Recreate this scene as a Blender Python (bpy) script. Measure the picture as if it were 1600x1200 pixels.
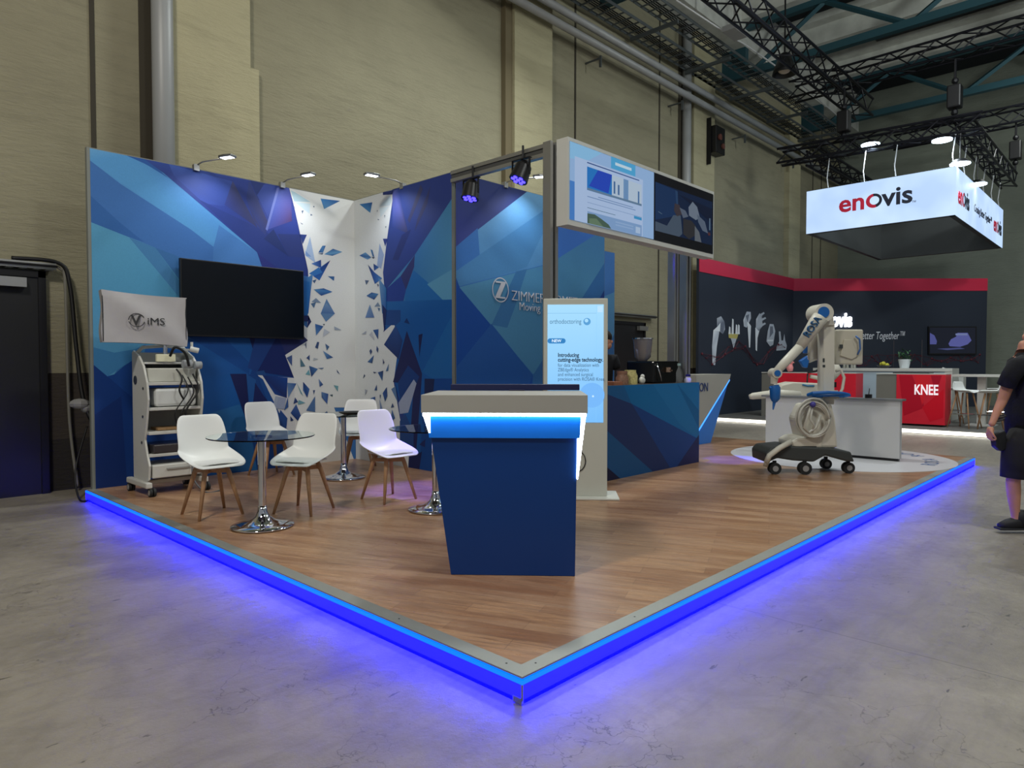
import bpy, bmesh, math, random
from mathutils import Vector, Matrix
random.seed(7)
S = bpy.context.scene
for o in list(bpy.data.objects): bpy.data.objects.remove(o)
COL = S.collection
PI = math.pi
R = math.radians
def srgb(r, g, b, a=1.0):
    f = lambda v: (v/255/12.92) if v/255 <= .04045 else ((v/255+.055)/1.055)**2.4
    return (f(r), f(g), f(b), a)

# ---------------------------------------------------------------- camera, world, light, exposure
FPX, CAMH, YAW, PITCH = 1070.0, 1.42, R(43.7), math.atan(31/1070.0)
cd = bpy.data.cameras.new('camera'); cam = bpy.data.objects.new('camera', cd); COL.objects.link(cam)
cam.location = (0, 0, CAMH); cam.rotation_euler = (PI/2-PITCH, 0, YAW-PI/2)
cd.sensor_width = 36; cd.lens = FPX/1600*36; cd.clip_start = .05; cd.clip_end = 200
S.camera = cam
w = bpy.data.worlds.new('hall_air'); S.world = w; w.use_nodes = True
w.node_tree.nodes['Background'].inputs[0].default_value = (.86, .93, 1.0, 1)
w.node_tree.nodes['Background'].inputs[1].default_value = .22
vs = S.view_settings; vs.view_transform = 'Standard'; vs.look = 'None'; vs.gamma = 1; vs.exposure = 0.08
vs.use_curve_mapping = False
def light(name, kind, loc, energy, color=(1, 1, 1), target=None, size=.3, size_y=None, spot=60, blend=.5):
    l = bpy.data.lights.new(name, kind); o = bpy.data.objects.new(name, l); COL.objects.link(o)
    o.location = loc; l.energy = energy; l.color = color
    if kind == 'AREA':
        l.size = size
        if size_y: l.shape = 'RECTANGLE'; l.size_y = size_y
    else: l.shadow_soft_size = size
    if kind == 'SPOT': l.spot_size = R(spot); l.spot_blend = blend
    if target is not None:
        d = Vector(target)-Vector(loc); o.rotation_euler = d.to_track_quat('-Z', 'Y').to_euler()
    return o
# hall lamps high in the roof, then one added fill aimed upward
light('hall_lamp_light', 'AREA', (8.2, 5.9, 7.9), 330, (.95, 1, .97), (6.0, 4.4, 0), .7)
light('hall_lamp_light', 'AREA', (-1.5, 2.5, 7.0), 290, (1, .94, .84), (3.2, 7.6, .3), .9)
light('hall_lamp_light', 'AREA', (13.5, 2.0, 8.8), 200, (.92, .98, 1), (13, 3, 0), .9)
light('hall_lamp_light', 'AREA', (5.0, -2.0, 8.8), 270, (.97, 1, .96), (4.5, -1.0, 0), .9)
light('hall_lamp_light', 'AREA', (21.0, 1.5, 8.4), 120, (.95, 1, .95), (25, 5, 2), .9)
light('roof_fill_light', 'AREA', (11.0, -2.5, 7.6), 380, (.92, 1, .98), (15, 1.5, 11), .8)  # fill light added to brighten the roof beams

# ---------------------------------------------------------------- ray helpers: where on a wall or floor of the hall a mark lies
_f = Vector((math.cos(YAW)*math.cos(PITCH), math.sin(YAW)*math.cos(PITCH), -math.sin(PITCH)))
_r = Vector((math.sin(YAW), -math.cos(YAW), 0)); _u = _r.cross(_f); _c = Vector((0, 0, CAMH))
def ray(x, y): return _f + _r*((x-800)/FPX) - _u*((y-600)/FPX)
def onz(x, y, z): d = ray(x, y); return _c + d*((z-CAMH)/d.z)
def onX(x, y, X): d = ray(x, y); return _c + d*(X/d.x)
def onY(x, y, Y): d = ray(x, y); return _c + d*(Y/d.y)

# ---------------------------------------------------------------- materials
MATS = {}
def mat(name, col=(200, 200, 200), rough=.5, metal=0, emis=None, estr=0, bump=0, bscale=40, var=0, vscale=3, spec=.5, trans=0, ior=1.45, coat=0, alpha=1):
    if name in MATS: return MATS[name]
    m = bpy.data.materials.new(name); m.use_nodes = True; nt = m.node_tree; b = nt.nodes['Principled BSDF']
    b.inputs['Base Color'].default_value = srgb(*col); b.inputs['Roughness'].default_value = rough
    b.inputs['Metallic'].default_value = metal; b.inputs['Specular IOR Level'].default_value = spec
    b.inputs['Transmission Weight'].default_value = trans; b.inputs['IOR'].default_value = ior
    b.inputs['Coat Weight'].default_value = coat; b.inputs['Alpha'].default_value = alpha
    if emis: b.inputs['Emission Color'].default_value = srgb(*emis); b.inputs['Emission Strength'].default_value = estr
    geo = nt.nodes.new('ShaderNodeNewGeometry')
    n = nt.nodes.new('ShaderNodeTexNoise'); n.inputs['Scale'].default_value = vscale; n.inputs['Detail'].default_value = 5
    tc = nt.nodes.new('ShaderNodeTexCoord'); nt.links.new(tc.outputs['Object'], n.inputs['Vector'])
    mx = nt.nodes.new('ShaderNodeMix'); mx.data_type = 'RGBA'; mx.blend_type = 'MULTIPLY'; mx.inputs[0].default_value = 1
    mx.inputs[6].default_value = srgb(*col)
    mr = nt.nodes.new('ShaderNodeMapRange'); v = max(var, .03)
    mr.inputs[1].default_value = .3; mr.inputs[2].default_value = .7; mr.inputs[3].default_value = 1-v; mr.inputs[4].default_value = 1
    nt.links.new(n.outputs['Fac'], mr.inputs[0]); nt.links.new(mr.outputs[0], mx.inputs[7]); nt.links.new(mx.outputs[2], b.inputs['Base Color'])
    if bump:
        n2 = nt.nodes.new('ShaderNodeTexNoise'); n2.inputs['Scale'].default_value = bscale; n2.inputs['Detail'].default_value = 4
        nt.links.new(tc.outputs['Object'], n2.inputs['Vector'])
        bp = nt.nodes.new('ShaderNodeBump'); bp.inputs['Strength'].default_value = bump; bp.inputs['Distance'].default_value = .01
        nt.links.new(n2.outputs['Fac'], bp.inputs['Height']); nt.links.new(bp.outputs[0], b.inputs['Normal'])
    MATS[name] = m; return m
def math_node(nt, op, a, b=None, c=None):
    n = nt.nodes.new('ShaderNodeMath'); n.operation = op
    for i, v in enumerate((a, b, c)):
        if v is None: continue
        if hasattr(v, 'links') or hasattr(v, 'is_output'): nt.links.new(v, n.inputs[i])
        else: n.inputs[i].default_value = v
    return n.outputs[0]
def mixc(nt, fac, a, b, mode='MIX'):
    n = nt.nodes.new('ShaderNodeMix'); n.data_type = 'RGBA'; n.blend_type = mode
    for i, v in ((0, fac), (6, a), (7, b)):
        if hasattr(v, 'is_output'): nt.links.new(v, n.inputs[i])
        else: n.inputs[i].default_value = v
    return n.outputs[2]
def noise(nt, vec, scale, detail=4, rough=.5, dist=0):
    n = nt.nodes.new('ShaderNodeTexNoise'); n.inputs['Scale'].default_value = scale; n.inputs['Detail'].default_value = detail
    n.inputs['Roughness'].default_value = rough; n.inputs['Distortion'].default_value = dist
    nt.links.new(vec, n.inputs['Vector']); return n.outputs['Fac']
def mapping(nt, vec, loc=(0, 0, 0), rot=(0, 0, 0), sc=(1, 1, 1)):
    n = nt.nodes.new('ShaderNodeMapping'); n.inputs[1].default_value = loc; n.inputs[2].default_value = rot; n.inputs[3].default_value = sc
    nt.links.new(vec, n.inputs[0]); return n.outputs[0]
def rng(nt, v, a, b, c, d):
    n = nt.nodes.new('ShaderNodeMapRange'); nt.links.new(v, n.inputs[0])
    for i, x in enumerate((a, b, c, d)): n.inputs[i+1].default_value = x
    return n.outputs[0]
def newmat(name):
    m = bpy.data.materials.new(name); m.use_nodes = True; nt = m.node_tree; b = nt.nodes['Principled BSDF']
    g = nt.nodes.new('ShaderNodeNewGeometry'); MATS[name] = m; return m, nt, b, g.outputs['Position']
def concrete_floor():
    m, nt, b, P = newmat('concrete_floor')
    big = noise(nt, P, .5, 6, .6, .6); fine = noise(nt, P, 13, 9, .72)
    c = mixc(nt, rng(nt, big, .3, .7, 0, 1), srgb(114, 107, 96), srgb(164, 156, 142))
    c = mixc(nt, rng(nt, fine, .40, .70, 0, .8), c, srgb(142, 136, 126), 'MIX')
    mid = noise(nt, P, 2.2, 7, .7, .8); c = mixc(nt, rng(nt, mid, .45, .72, 0, .55), c, srgb(104, 99, 92))
    n = nt.nodes.new('ShaderNodeMix'); 
    # smudges dragged along the hall
    sm = noise(nt, mapping(nt, P, rot=(0, 0, R(-20)), sc=(.6, 5, 1)), 1.3, 6, .7)
    c = mixc(nt, rng(nt, sm, .5, .75, 0, .45), c, srgb(92, 88, 82))
    # hairline cracks
    v = nt.nodes.new('ShaderNodeTexVoronoi'); v.feature = 'DISTANCE_TO_EDGE'; v.inputs['Scale'].default_value = 1.6
    wv = nt.nodes.new('ShaderNodeVectorMath'); wv.operation = 'ADD'
    wn = nt.nodes.new('ShaderNodeTexNoise'); wn.inputs['Scale'].default_value = 3.5; wn.inputs['Detail'].default_value = 6
    nt.links.new(P, wn.inputs['Vector']); nt.links.new(P, wv.inputs[0]); nt.links.new(wn.outputs['Color'], wv.inputs[1]); nt.links.new(wv.outputs[0], v.inputs['Vector'])
    ck = rng(nt, v.outputs['Distance'], 0, .008, 1, 0)
    ck = math_node(nt, 'MULTIPLY', ck, rng(nt, noise(nt, P, 1.1, 3), .44, .60, 0, .8))
    c = mixc(nt, ck, c, srgb(62, 58, 54))
    chips = rng(nt, noise(nt, mapping(nt, P, loc=(3, 1, 0), rot=(0, 0, .5), sc=(1, 3, 1)), 6, 4, .6), .68, .71, 0, .8)
    c = mixc(nt, chips, c, srgb(60, 56, 52))
    sep = nt.nodes.new('ShaderNodeSeparateXYZ'); nt.links.new(P, sep.inputs[0])
    wob = math_node(nt, 'MULTIPLY', math_node(nt, 'SUBTRACT', noise(nt, P, 5, 2), .5), .02)
    d = math_node(nt, 'ABSOLUTE', math_node(nt, 'SUBTRACT', math_node(nt, 'MODULO', math_node(nt, 'ADD', math_node(nt, 'ADD', sep.outputs[0], wob), 24.24), 4.0), 0.0))
    jt = rng(nt, d, .0, .009, .85, 0)
    c = mixc(nt, jt, c, srgb(50, 47, 44))
    nt.links.new(c, b.inputs['Base Color'])
    nt.links.new(rng(nt, fine, .3, .7, .30, .50), b.inputs['Roughness']); b.inputs['Specular IOR Level'].default_value = .45
    bp = nt.nodes.new('ShaderNodeBump'); bp.inputs['Strength'].default_value = .5; bp.inputs['Distance'].default_value = .01
    nt.links.new(fine, bp.inputs['Height']); nt.links.new(bp.outputs[0], b.inputs['Normal']); return m
def wall_paint(name, base, dado=False, rgh=.8):
    m, nt, b, P = newmat(name)
    big = noise(nt, P, .35, 5, .6, .4)
    c = mixc(nt, rng(nt, big, .3, .7, 0, 1), srgb(*[int(v*.88) for v in base]), srgb(*base))
    st = noise(nt, mapping(nt, P, rot=(0, R(8), 0), sc=(1.2, 1.2, 9)), 1.1, 8, .62)
    c = mixc(nt, rng(nt, st, .5, .72, 0, .3), c, srgb(*[int(v*.72) for v in base]))
    if dado:
        sep = nt.nodes.new('ShaderNodeSeparateXYZ'); nt.links.new(P, sep.inputs[0])
        k = math_node(nt, 'LESS_THAN', sep.outputs[2], 1.32); k2 = math_node(nt, 'LESS_THAN', sep.outputs[2], .58)
        c = mixc(nt, k, c, srgb(66, 60, 54)); c = mixc(nt, k2, c, srgb(50, 47, 44))
    nt.links.new(c, b.inputs['Base Color']); b.inputs['Roughness'].default_value = rgh; b.inputs['Specular IOR Level'].default_value = .2
    h = noise(nt, mapping(nt, P, rot=(0, R(12), 0), sc=(3, 3, 14)), 2.2, 8, .68); bp = nt.nodes.new('ShaderNodeBump')
    bp.inputs['Strength'].default_value = .55; bp.inputs['Distance'].default_value = .03
    nt.links.new(h, bp.inputs['Height']); nt.links.new(bp.outputs[0], b.inputs['Normal']); return m
def wood_floor():
    m, nt, b, P = newmat('oak_vinyl')
    V = mapping(nt, P, rot=(0, 0, R(-113)))
    br = nt.nodes.new('ShaderNodeTexBrick'); nt.links.new(V, br.inputs['Vector'])
    br.inputs['Scale'].default_value = 1; br.inputs['Brick Width'].default_value = .75; br.inputs['Row Height'].default_value = .125
    br.inputs['Mortar Size'].default_value = .0018; br.inputs['Mortar Smooth'].default_value = .3; br.inputs['Bias'].default_value = 0
    br.inputs['Color1'].default_value = srgb(154, 110, 76); br.inputs['Color2'].default_value = srgb(186, 144, 106); br.inputs['Mortar'].default_value = srgb(116, 86, 64)
    g = noise(nt, mapping(nt, V, sc=(2.4, 46, 1)), 1.6, 8, .7, .8)
    c = mixc(nt, rng(nt, g, .40, .62, 0, .8), br.outputs['Color'], srgb(118, 86, 62))
    g2 = noise(nt, mapping(nt, V, sc=(.8, 7, 1)), 1.2, 5, .6, 1.2)
    c = mixc(nt, rng(nt, g2, .4, .7, 0, .4), c, srgb(196, 164, 134))
    nt.links.new(c, b.inputs['Base Color']); nt.links.new(rng(nt, g, .3, .7, .24, .38), b.inputs['Roughness'])
    b.inputs['Specular IOR Level'].default_value = .7
    bp = nt.nodes.new('ShaderNodeBump'); bp.inputs['Strength'].default_value = .15; bp.inputs['Distance'].default_value = .004
    nt.links.new(g, bp.inputs['Height']); nt.links.new(bp.outputs[0], b.inputs['Normal']); return m
def print_mat(name, emit=0, rough=.55, sat=1):
    m, nt, b, P = newmat(name)
    a = nt.nodes.new('ShaderNodeVertexColor'); a.layer_name = 'ink'
    n = noise(nt, P, 90, 2); hs = nt.nodes.new('ShaderNodeHueSaturation'); hs.inputs['Saturation'].default_value = 1.04; nt.links.new(a.outputs[0], hs.inputs['Color'])
    c = mixc(nt, 1.0, hs.outputs[0], rng(nt, n, .3, .7, .93, 1), 'MULTIPLY')
    if emit:
        b.inputs['Base Color'].default_value = (.01, .01, .012, 1); nt.links.new(a.outputs[0], b.inputs['Emission Color']); b.inputs['Emission Strength'].default_value = emit
    else: nt.links.new(c, b.inputs['Base Color'])
    b.inputs['Roughness'].default_value = rough; b.inputs['Specular IOR Level'].default_value = .3; return m
concrete_floor(); wood_floor(); wall_paint('hall_plaster', (150, 145, 121), True); wall_paint('far_plaster', (128, 134, 122)); wall_paint('lit_pilaster_plaster', (180, 173, 141), True)
print_mat('wall_graphic'); print_mat('screen_picture', .95, .2); print_mat('display_picture', .68, .2); print_mat('lightbox_face', 1.0, .4)
WHITE = mat('white_laminate', (205, 206, 200), .45, var=.05); CHROME = mat('chrome', (225, 225, 230), .07, 1)
ALU = mat('aluminium', (170, 170, 168), .38, .85); GREYL = mat('grey_laminate', (168, 166, 158), .5, var=.05)
BLACK = mat('black_plastic', (20, 20, 22), .4); BLKM = mat('black_metal', (22, 22, 26), .45, .3); SHELL = mat('white_chair_shell', (226, 228, 226), .38)
PAD = mat('white_leatherette', (220, 222, 220), .5, bump=.1, bscale=120); OAK = mat('beech_wood', (178, 138, 102), .5, var=.25, vscale=18)
GLASS = mat('tempered_glass', (215, 235, 232), .02, trans=1, ior=1.45); TRUSS = mat('black_truss_metal', (24, 25, 32), .4, .5)
TEAL = mat('teal_steel', (42, 78, 88), .5, .2); PIPE = mat('grey_pipe', (150, 152, 152), .45, .1); RED = mat('red_panel', (232, 30, 56), .45, var=.15)
NAVY = mat('navy_laminate', (12, 62, 138), .45); DKPANEL = mat('charcoal_panel', (36, 44, 58), .6); LEDW = mat('white_led', (255, 255, 255), .5, emis=(235, 248, 255), estr=9)
CREAM = mat('cream_medical_plastic', (206, 202, 188), .42); BLU = mat('blue_medical_plastic', (28, 96, 170), .35); RUB = mat('dark_rubber', (32, 34, 36), .7)
SKIN = mat('skin', (196, 138, 112), .55); CLOTHB = mat('black_cloth', (18, 19, 24), .9, bump=.3, bscale=60); HAIR = mat('dark_hair', (26, 20, 18), .7)
CABLE = mat('black_cable', (14, 14, 15), .5); CHAR = mat('charcoal_chassis', (58, 62, 62), .55)

# ---------------------------------------------------------------- mesh builder
class MB:
    def __init__(s): s.bm = bmesh.new(); s.ink = None
    def box(s, x0, x1, y0, y1, z0, z1, M=None):
        r = bmesh.ops.create_cube(s.bm, size=1); T = Matrix.Translation(((x0+x1)/2, (y0+y1)/2, (z0+z1)/2)) @ Matrix.Diagonal((abs(x1-x0), abs(y1-y0), abs(z1-z0), 1))
        if M: T = M @ T
        bmesh.ops.transform(s.bm, matrix=T, verts=r['verts']); return s
    def cyl(s, p0, p1, r0, r1=None, n=16, caps=True):
        p0, p1 = Vector(p0), Vector(p1); d = p1-p0; r1 = r0 if r1 is None else r1
        r = bmesh.ops.create_cone(s.bm, cap_ends=caps, segments=n, radius1=r0, radius2=r1, depth=d.length)
        bmesh.ops.transform(s.bm, matrix=Matrix.Translation((p0+p1)/2) @ d.to_track_quat('Z', 'Y').to_matrix().to_4x4(), verts=r['verts']); return s
    def ball(s, c, r, n=16, sc=(1, 1, 1)):
        q = bmesh.ops.create_uvsphere(s.bm, u_segments=n, v_segments=n//2+2, radius=r)
        bmesh.ops.transform(s.bm, matrix=Matrix.Translation(c) @ Matrix.Diagonal((*sc, 1)), verts=q['verts']); return s
    def lathe(s, prof, c=(0, 0, 0), n=32):
        c = Vector(c); rings = []
        for r, z in prof:
            if r < 1e-5: rings.append([s.bm.verts.new(c+Vector((0, 0, z)))])
            else: rings.append([s.bm.verts.new(c+Vector((r*math.cos(2*PI*i/n), r*math.sin(2*PI*i/n), z))) for i in range(n)])
        for a, b in zip(rings, rings[1:]):
            for i in range(n):
                j = (i+1) % n
                if len(a) == 1 and len(b) == 1: continue
                if len(a) == 1: s.bm.faces.new((a[0], b[j], b[i]))
                elif len(b) == 1: s.bm.faces.new((a[i], a[j], b[0]))
                else: s.bm.faces.new((a[i], a[j], b[j], b[i]))
        return s
    def tube(s, pts, r, n=8):
        pts = [Vector(p) for p in pts]; rs = r if isinstance(r, (list, tuple)) else [r]*len(pts); rings = []
        up = None
        for i, p in enumerate(pts):
            t = (pts[min(i+1, len(pts)-1)]-pts[max(i-1, 0)]).normalized()
            if up is None: up = Vector((0, 0, 1)) if abs(t.z) < .9 else Vector((1, 0, 0))
            a = t.cross(up).normalized(); b = a.cross(t).normalized(); up = b
            rings.append([s.bm.verts.new(p+a*rs[i]*math.cos(2*PI*k/n)+b*rs[i]*math.sin(2*PI*k/n)) for k in range(n)])
        for q, w_ in zip(rings, rings[1:]):
            for k in range(n): s.bm.faces.new((q[k], q[(k+1) % n], w_[(k+1) % n], w_[k]))
        s.bm.faces.new(rings[0][::-1]); s.bm.faces.new(rings[-1]); return s
    def prism(s, pts, off):
        """closed outline pts (3D, planar) pushed by vector off"""
        off = Vector(off); a = [s.bm.verts.new(Vector(p)) for p in pts]; b = [s.bm.verts.new(Vector(p)+off) for p in pts]
        s.bm.faces.new(a[::-1]); s.bm.faces.new(b); n = len(a)
        for i in range(n): s.bm.faces.new((a[i], a[(i+1) % n], b[(i+1) % n], b[i]))
        return s
    def face(s, pts, cols=None):
        vs_ = [s.bm.verts.new(Vector(p)) for p in pts]
        try: f = s.bm.faces.new(vs_)
        except Exception: return s
        if cols is not None:
            if s.ink is None: s.ink = s.bm.loops.layers.float_color.new('ink')
            if not isinstance(cols[0], (list, tuple)): cols = [cols]*len(pts)
            for i, l in enumerate(f.loops): l[s.ink] = srgb(*cols[i % len(cols)])
        return s
def spline(pts, k=8):
    p = [Vector(q) for q in pts]; p = [p[0]]+p+[p[-1]]; out = []
    for i in range(1, len(p)-2):
        for j in range(k):
            t = j/k; a, b, c, d = p[i-1], p[i], p[i+1], p[i+2]
            out.append(.5*((2*b)+(c-a)*t+(2*a-5*b+4*c-d)*t*t+(3*b-a-3*c+d)*t**3))
    return out+[p[-2]]
XF = {}
def thing(name, label, cat, loc=(0, 0, 0), rotz=0, group=None):
    o = bpy.data.objects.new(name, None); COL.objects.link(o); o.location = loc; o.rotation_euler = (0, 0, rotz); o.empty_display_size = .1
    o['label'] = label; o['category'] = cat
    if group: o['group'] = group
    XF[o.name] = (Matrix.Translation(loc) @ Matrix.Rotation(rotz, 4, 'Z')).inverted(); return o
def rootof(o):
    while o.parent: o = o.parent
    return o
def obj(name, mb, m, parent=None, world=False, smooth=None, bevel=0, label=None, solid=0, sub=0):
    if smooth is None: smooth = False
    me = bpy.data.meshes.new(name)
    if mb.ink is None: bmesh.ops.recalc_face_normals(mb.bm, faces=mb.bm.faces)
    if world and parent: bmesh.ops.transform(mb.bm, matrix=XF[rootof(parent).name], verts=mb.bm.verts)
    mb.bm.to_mesh(me); mb.bm.free(); me.materials.append(m)
    o = bpy.data.objects.new(name, me); COL.objects.link(o)
    if parent: o.parent = parent
    if smooth:
        for p in me.polygons: p.use_smooth = True
        if smooth == 'auto':
            me.update(); ang = R(40)
            bm = bmesh.new(); bm.from_mesh(me)
            for e in bm.edges:
                if len(e.link_faces) == 2 and e.calc_face_angle(0) > ang: e.smooth = False
            bm.to_mesh(me); bm.free()
    if solid: md = o.modifiers.new('thick', 'SOLIDIFY'); md.thickness = solid; md.offset = 0
    if bevel: md = o.modifiers.new('bevel', 'BEVEL'); md.width = bevel; md.segments = 2; md.limit_method = 'ANGLE'
    if sub: md = o.modifiers.new('sub', 'SUBSURF'); md.levels = sub; md.render_levels = sub
    if label: o['label'] = label
    return o
def solo(name, mb, m, label, cat, group=None, **k):
    o = obj(name, mb, m, **k); o['label'] = label; o['category'] = cat
    if group: o['group'] = group
    return o
def struct(name, mb, m, **k): o = obj(name, mb, m, **k); o['kind'] = 'structure'; return o
def text(name, s, size, org, xd, yd, m, parent, world=True, align='LEFT', ext=.002, shear=0, bold=0, sx=1, label=None, space=1, fit=None):
    c = bpy.data.curves.new(name, 'FONT'); c.body = s; c.size = size; c.extrude = ext; c.align_x = align; c.shear = shear; c.offset = bold; c.space_character = space
    c.resolution_u = 3
    t = bpy.data.objects.new(name, c); COL.objects.link(t)
    bpy.context.view_layer.update(); me = bpy.data.meshes.new_from_object(t.evaluated_get(bpy.context.evaluated_depsgraph_get()))
    bpy.data.objects.remove(t); bpy.data.curves.remove(c)
    xd, yd = Vector(xd).normalized(), Vector(yd).normalized(); zd = xd.cross(yd)
    if fit: sx = fit/max(v.co.x for v in me.vertices)
    M = Matrix.Translation(org) @ Matrix((xd*sx, yd, zd)).transposed().to_4x4()
    if world: M = XF[rootof(parent).name] @ M
    me.transform(M); me.materials.clear(); me.materials.append(m); me.name = name
    o = bpy.data.objects.new(name, me); COL.objects.link(o); o.parent = parent
    if label: o['label'] = label
    return o
def copy_tree(o, parent=None):
    c = o.copy(); COL.objects.link(c)
    if parent: c.parent = parent
    for ch in list(o.children): copy_tree(ch, c)
    return c
def place(src, loc, rotz, label, first=False):
    c = src if first else copy_tree(src); c.location = loc; c.rotation_euler = (0, 0, rotz); c['label'] = label; return c
FZ = .12        # top of the platform
AW = YAW-PI/2   # heading of things that face the camera squarely

# ================================================================ SETTING
struct('floor', MB().box(-7, 27.2, -9, 9.3, -.2, 0), MATS['concrete_floor'])
WY = 8.97
def wallseg(x0, x1, y, z1=11.2, m='hall_plaster'): return MB().box(x0, x1, y, 9.4, 0, z1)
struct('wall_back', MB().box(-7, 27.2, WY, 9.4, 0, 11.2), MATS['hall_plaster'])
struct('wall_far', MB().box(27, 27.4, -9, 9.4, 0, 11.2), MATS['far_plaster'])
struct('ceiling', MB().box(-7, 27.4, -9, 9.4, 11.2, 11.5), mat('dark_roof', (22, 27, 33), .8))
# pilasters of the back wall, lamp spill put into their paler plaster
for i, (a, b, y, z0, z1) in enumerate([(3.27, 4.25, 8.85, 0, 11.2), (9.28, 10.35, 8.80, 0, 11.2), (15.9, 17.0, 8.80, 0, 11.2), (22.0, 22.9, 8.8, 0, 11.2)]):
    struct('trim_%d' % (i+1), MB().box(a, b, y, WY+.01, z0, z1), MATS['lit_pilaster_plaster'])
struct('trim_5', MB().box(4.25, 4.37, 8.86, WY+.01, 0, 5.35), MATS['lit_pilaster_plaster'])
SIDE_SH = mat('brown_side_shade', (112, 102, 78), .9); RECESS_SH = mat('pipe_recess_shade', (62, 57, 46), .9)  # dark strips: shade of pilaster sides and pipe recesses put into the colour
struct('trim_11', MB().box(9.10, 9.28, 8.86, WY+.01, 0, 11.2), SIDE_SH)
struct('trim_12', MB().box(2.92, 3.30, WY-.01, WY+.01, 0, 11.2), RECESS_SH)
struct('trim_13', MB().box(3.262, 3.275, 8.851, WY, 0, 11.2), SIDE_SH)
struct('trim_14', MB().box(15.4, 15.9, WY-.01, WY+.01, 0, 11.2), RECESS_SH)
DG = mat('dark_joint', (60, 56, 46), .9)  # dark joint lines of the back wall
for i, x in enumerate((2.40, 11.25, 14.5, 24.4, 25.2)):
    struct('trim_%d' % (6+i), MB().box(x, x+.05, WY-.012, WY+.01, 0, 11.2), DG)
# roof beams, all running across the hall
CB = mat('roof_concrete', (205, 206, 198), .8, var=.25)
for i, x in enumerate((6.5, 9.3, 12.2, 15.0, 17.8, 20.6, 23.4)):
    struct('trim_%d' % (20+i), MB().box(x-.35, x+.35, -9, 9.0, 10.5, 11.2).box(x-.7, x+.7, -9, 9.0, 11.0, 11.2), CB)
struct('trim_30', MB().box(-7, 27, 8.3, 9.0, 9.9, 11.2), CB)
GL = mat('dark_skylight', (10, 18, 28), .3)
for i, x in enumerate((10.75, 16.4, 22.0)): struct('window_%d' % (i+1), MB().box(x-.9, x+.9, -9, 6.5, 11.12, 11.19), GL)
# doors in the back wall
def hall_door(n, x0, x1, zt, extra):
    d = obj('door_%d' % n, MB().box(x0, x1, 8.88, 8.96, 0, zt), mat('black_door', (14, 15, 18), .5)); d['kind'] = 'structure'
    obj('door_frame', MB().box(x0-.07, x0, 8.86, 8.965, 0, zt+.07).box(x1, x1+.07, 8.86, 8.965, 0, zt+.07).box(x0-.07, x1+.07, 8.86, 8.965, zt, zt+.07), BLKM, d)
    obj('door_closer', MB().box(*extra, 8.78, 8.86, zt-.12, zt-.02), ALU, d)
    return d
hall_door(1, .45, 1.84, 2.36, (1.0, 1.72)); hall_door(2, 12.3, 13.75, 2.32, (13.45, 13.8))

# cable trays, pipes and conduits on the back wall
def tray(name, label, x0, x1, y, z, wdt=.3, step=.25, m=ALU, grp=None):
    t = thing(name, label, 'cable tray', ((x0+x1)/2, y, z), 0, grp)
    obj('side_rail', MB().box(x0, x1, y-wdt/2-.01, y-wdt/2, z, z+.07).box(x0, x1, y+wdt/2, y+wdt/2+.01, z, z+.07), m, t, True)
    g = MB(); n = int((x1-x0)/step)
    for i in range(n): g.box(x0+i*step, x0+i*step+.035, y-wdt/2, y+wdt/2, z, z+.02)
    obj('tray_floor', g, m, t, True)
    c = MB()
    for k in range(4): c.tube([(x0, y-.1+k*.06, z+.035), ((x0+x1)/2, y-.08+k*.05, z+.035), (x1, y-.1+k*.06, z+.035)], .014, 6)
    obj('cable', c, CABLE, t, True); return t
TRM = mat('galvanised_tray', (92, 98, 100), .5, .5)
tray('cable_tray', 'small galvanised cable tray on the wall above the left black door', .2, 2.0, 8.88, 2.45, .12, .12)
tray('cable_tray', 'short cable tray above the black door behind the blue counter', 12.2, 14.2, 8.88, 2.5, .12, .12)
tray('cable_tray', 'wide ladder cable tray high along the wall, nearest the white pipes', 7.0, 26, 8.55, 8.72, .5, .28, TRM)
tray('cable_tray', 'wide ladder cable tray running under the roof, farther from the wall', 7.0, 26, 7.85, 8.85, .45, .28, TRM)
t = thing('tray_bracket', 'row of steel brackets holding the high cable trays', 'bracket', (16, 8.3, 8.65))
for x in (8.5, 10.6, 13, 15.4, 17.8, 20.2, 22.6, 25): obj('bracket_arm', MB().box(x, x+.06, 7.6, 8.79, 8.62, 8.69), TRM, t, True)
for x in (11.6, 14.9, 18.3, 21.7): obj('bracket_arm', MB().box(x, x+.03, 8.6, 8.96, 7.72, 7.75).box(x, x+.03, 8.55, 8.60, 7.55, 7.78), TRM, t, True)
solo('ceiling_pipe', MB().tube([(7.8, 8.62, 8.0), (26.9, 8.62, 8.0)], .075, 12), PIPE, 'lower of the two pale pipes running high along the concrete wall', 'pipe', smooth=True)
solo('ceiling_pipe', MB().tube([(7.8, 8.62, 8.29), (26.9, 8.62, 8.29)], .075, 12), PIPE, 'upper of the two pale pipes running high along the concrete wall', 'pipe', smooth=True)
solo('downpipe', MB().tube([(3.13, 8.80, 0), (3.13, 8.80, 11.2)], .12, 20), PIPE, 'thick pale downpipe rising behind the blue wall with the black television', 'pipe', smooth=True)
solo('downpipe', MB().tube([(15.62, 8.85, 0), (15.62, 8.85, 11)], .115, 20), PIPE, 'thick pale downpipe behind the right edge of the double screen', 'pipe', smooth=True)
solo('wall_conduit', MB().tube(spline([(1.94, 8.86, 2.5), (2.05, 8.86, 2.47), (2.09, 8.86, 2.3), (2.10, 8.86, 1.1), (2.12, 8.86, .6), (2.16, 8.8, .05)]), .016, 8), mat('grey_conduit', (120, 118, 108), .5), 'grey conduit bent down the wall beside the left black door', 'pipe', smooth=True)
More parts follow.
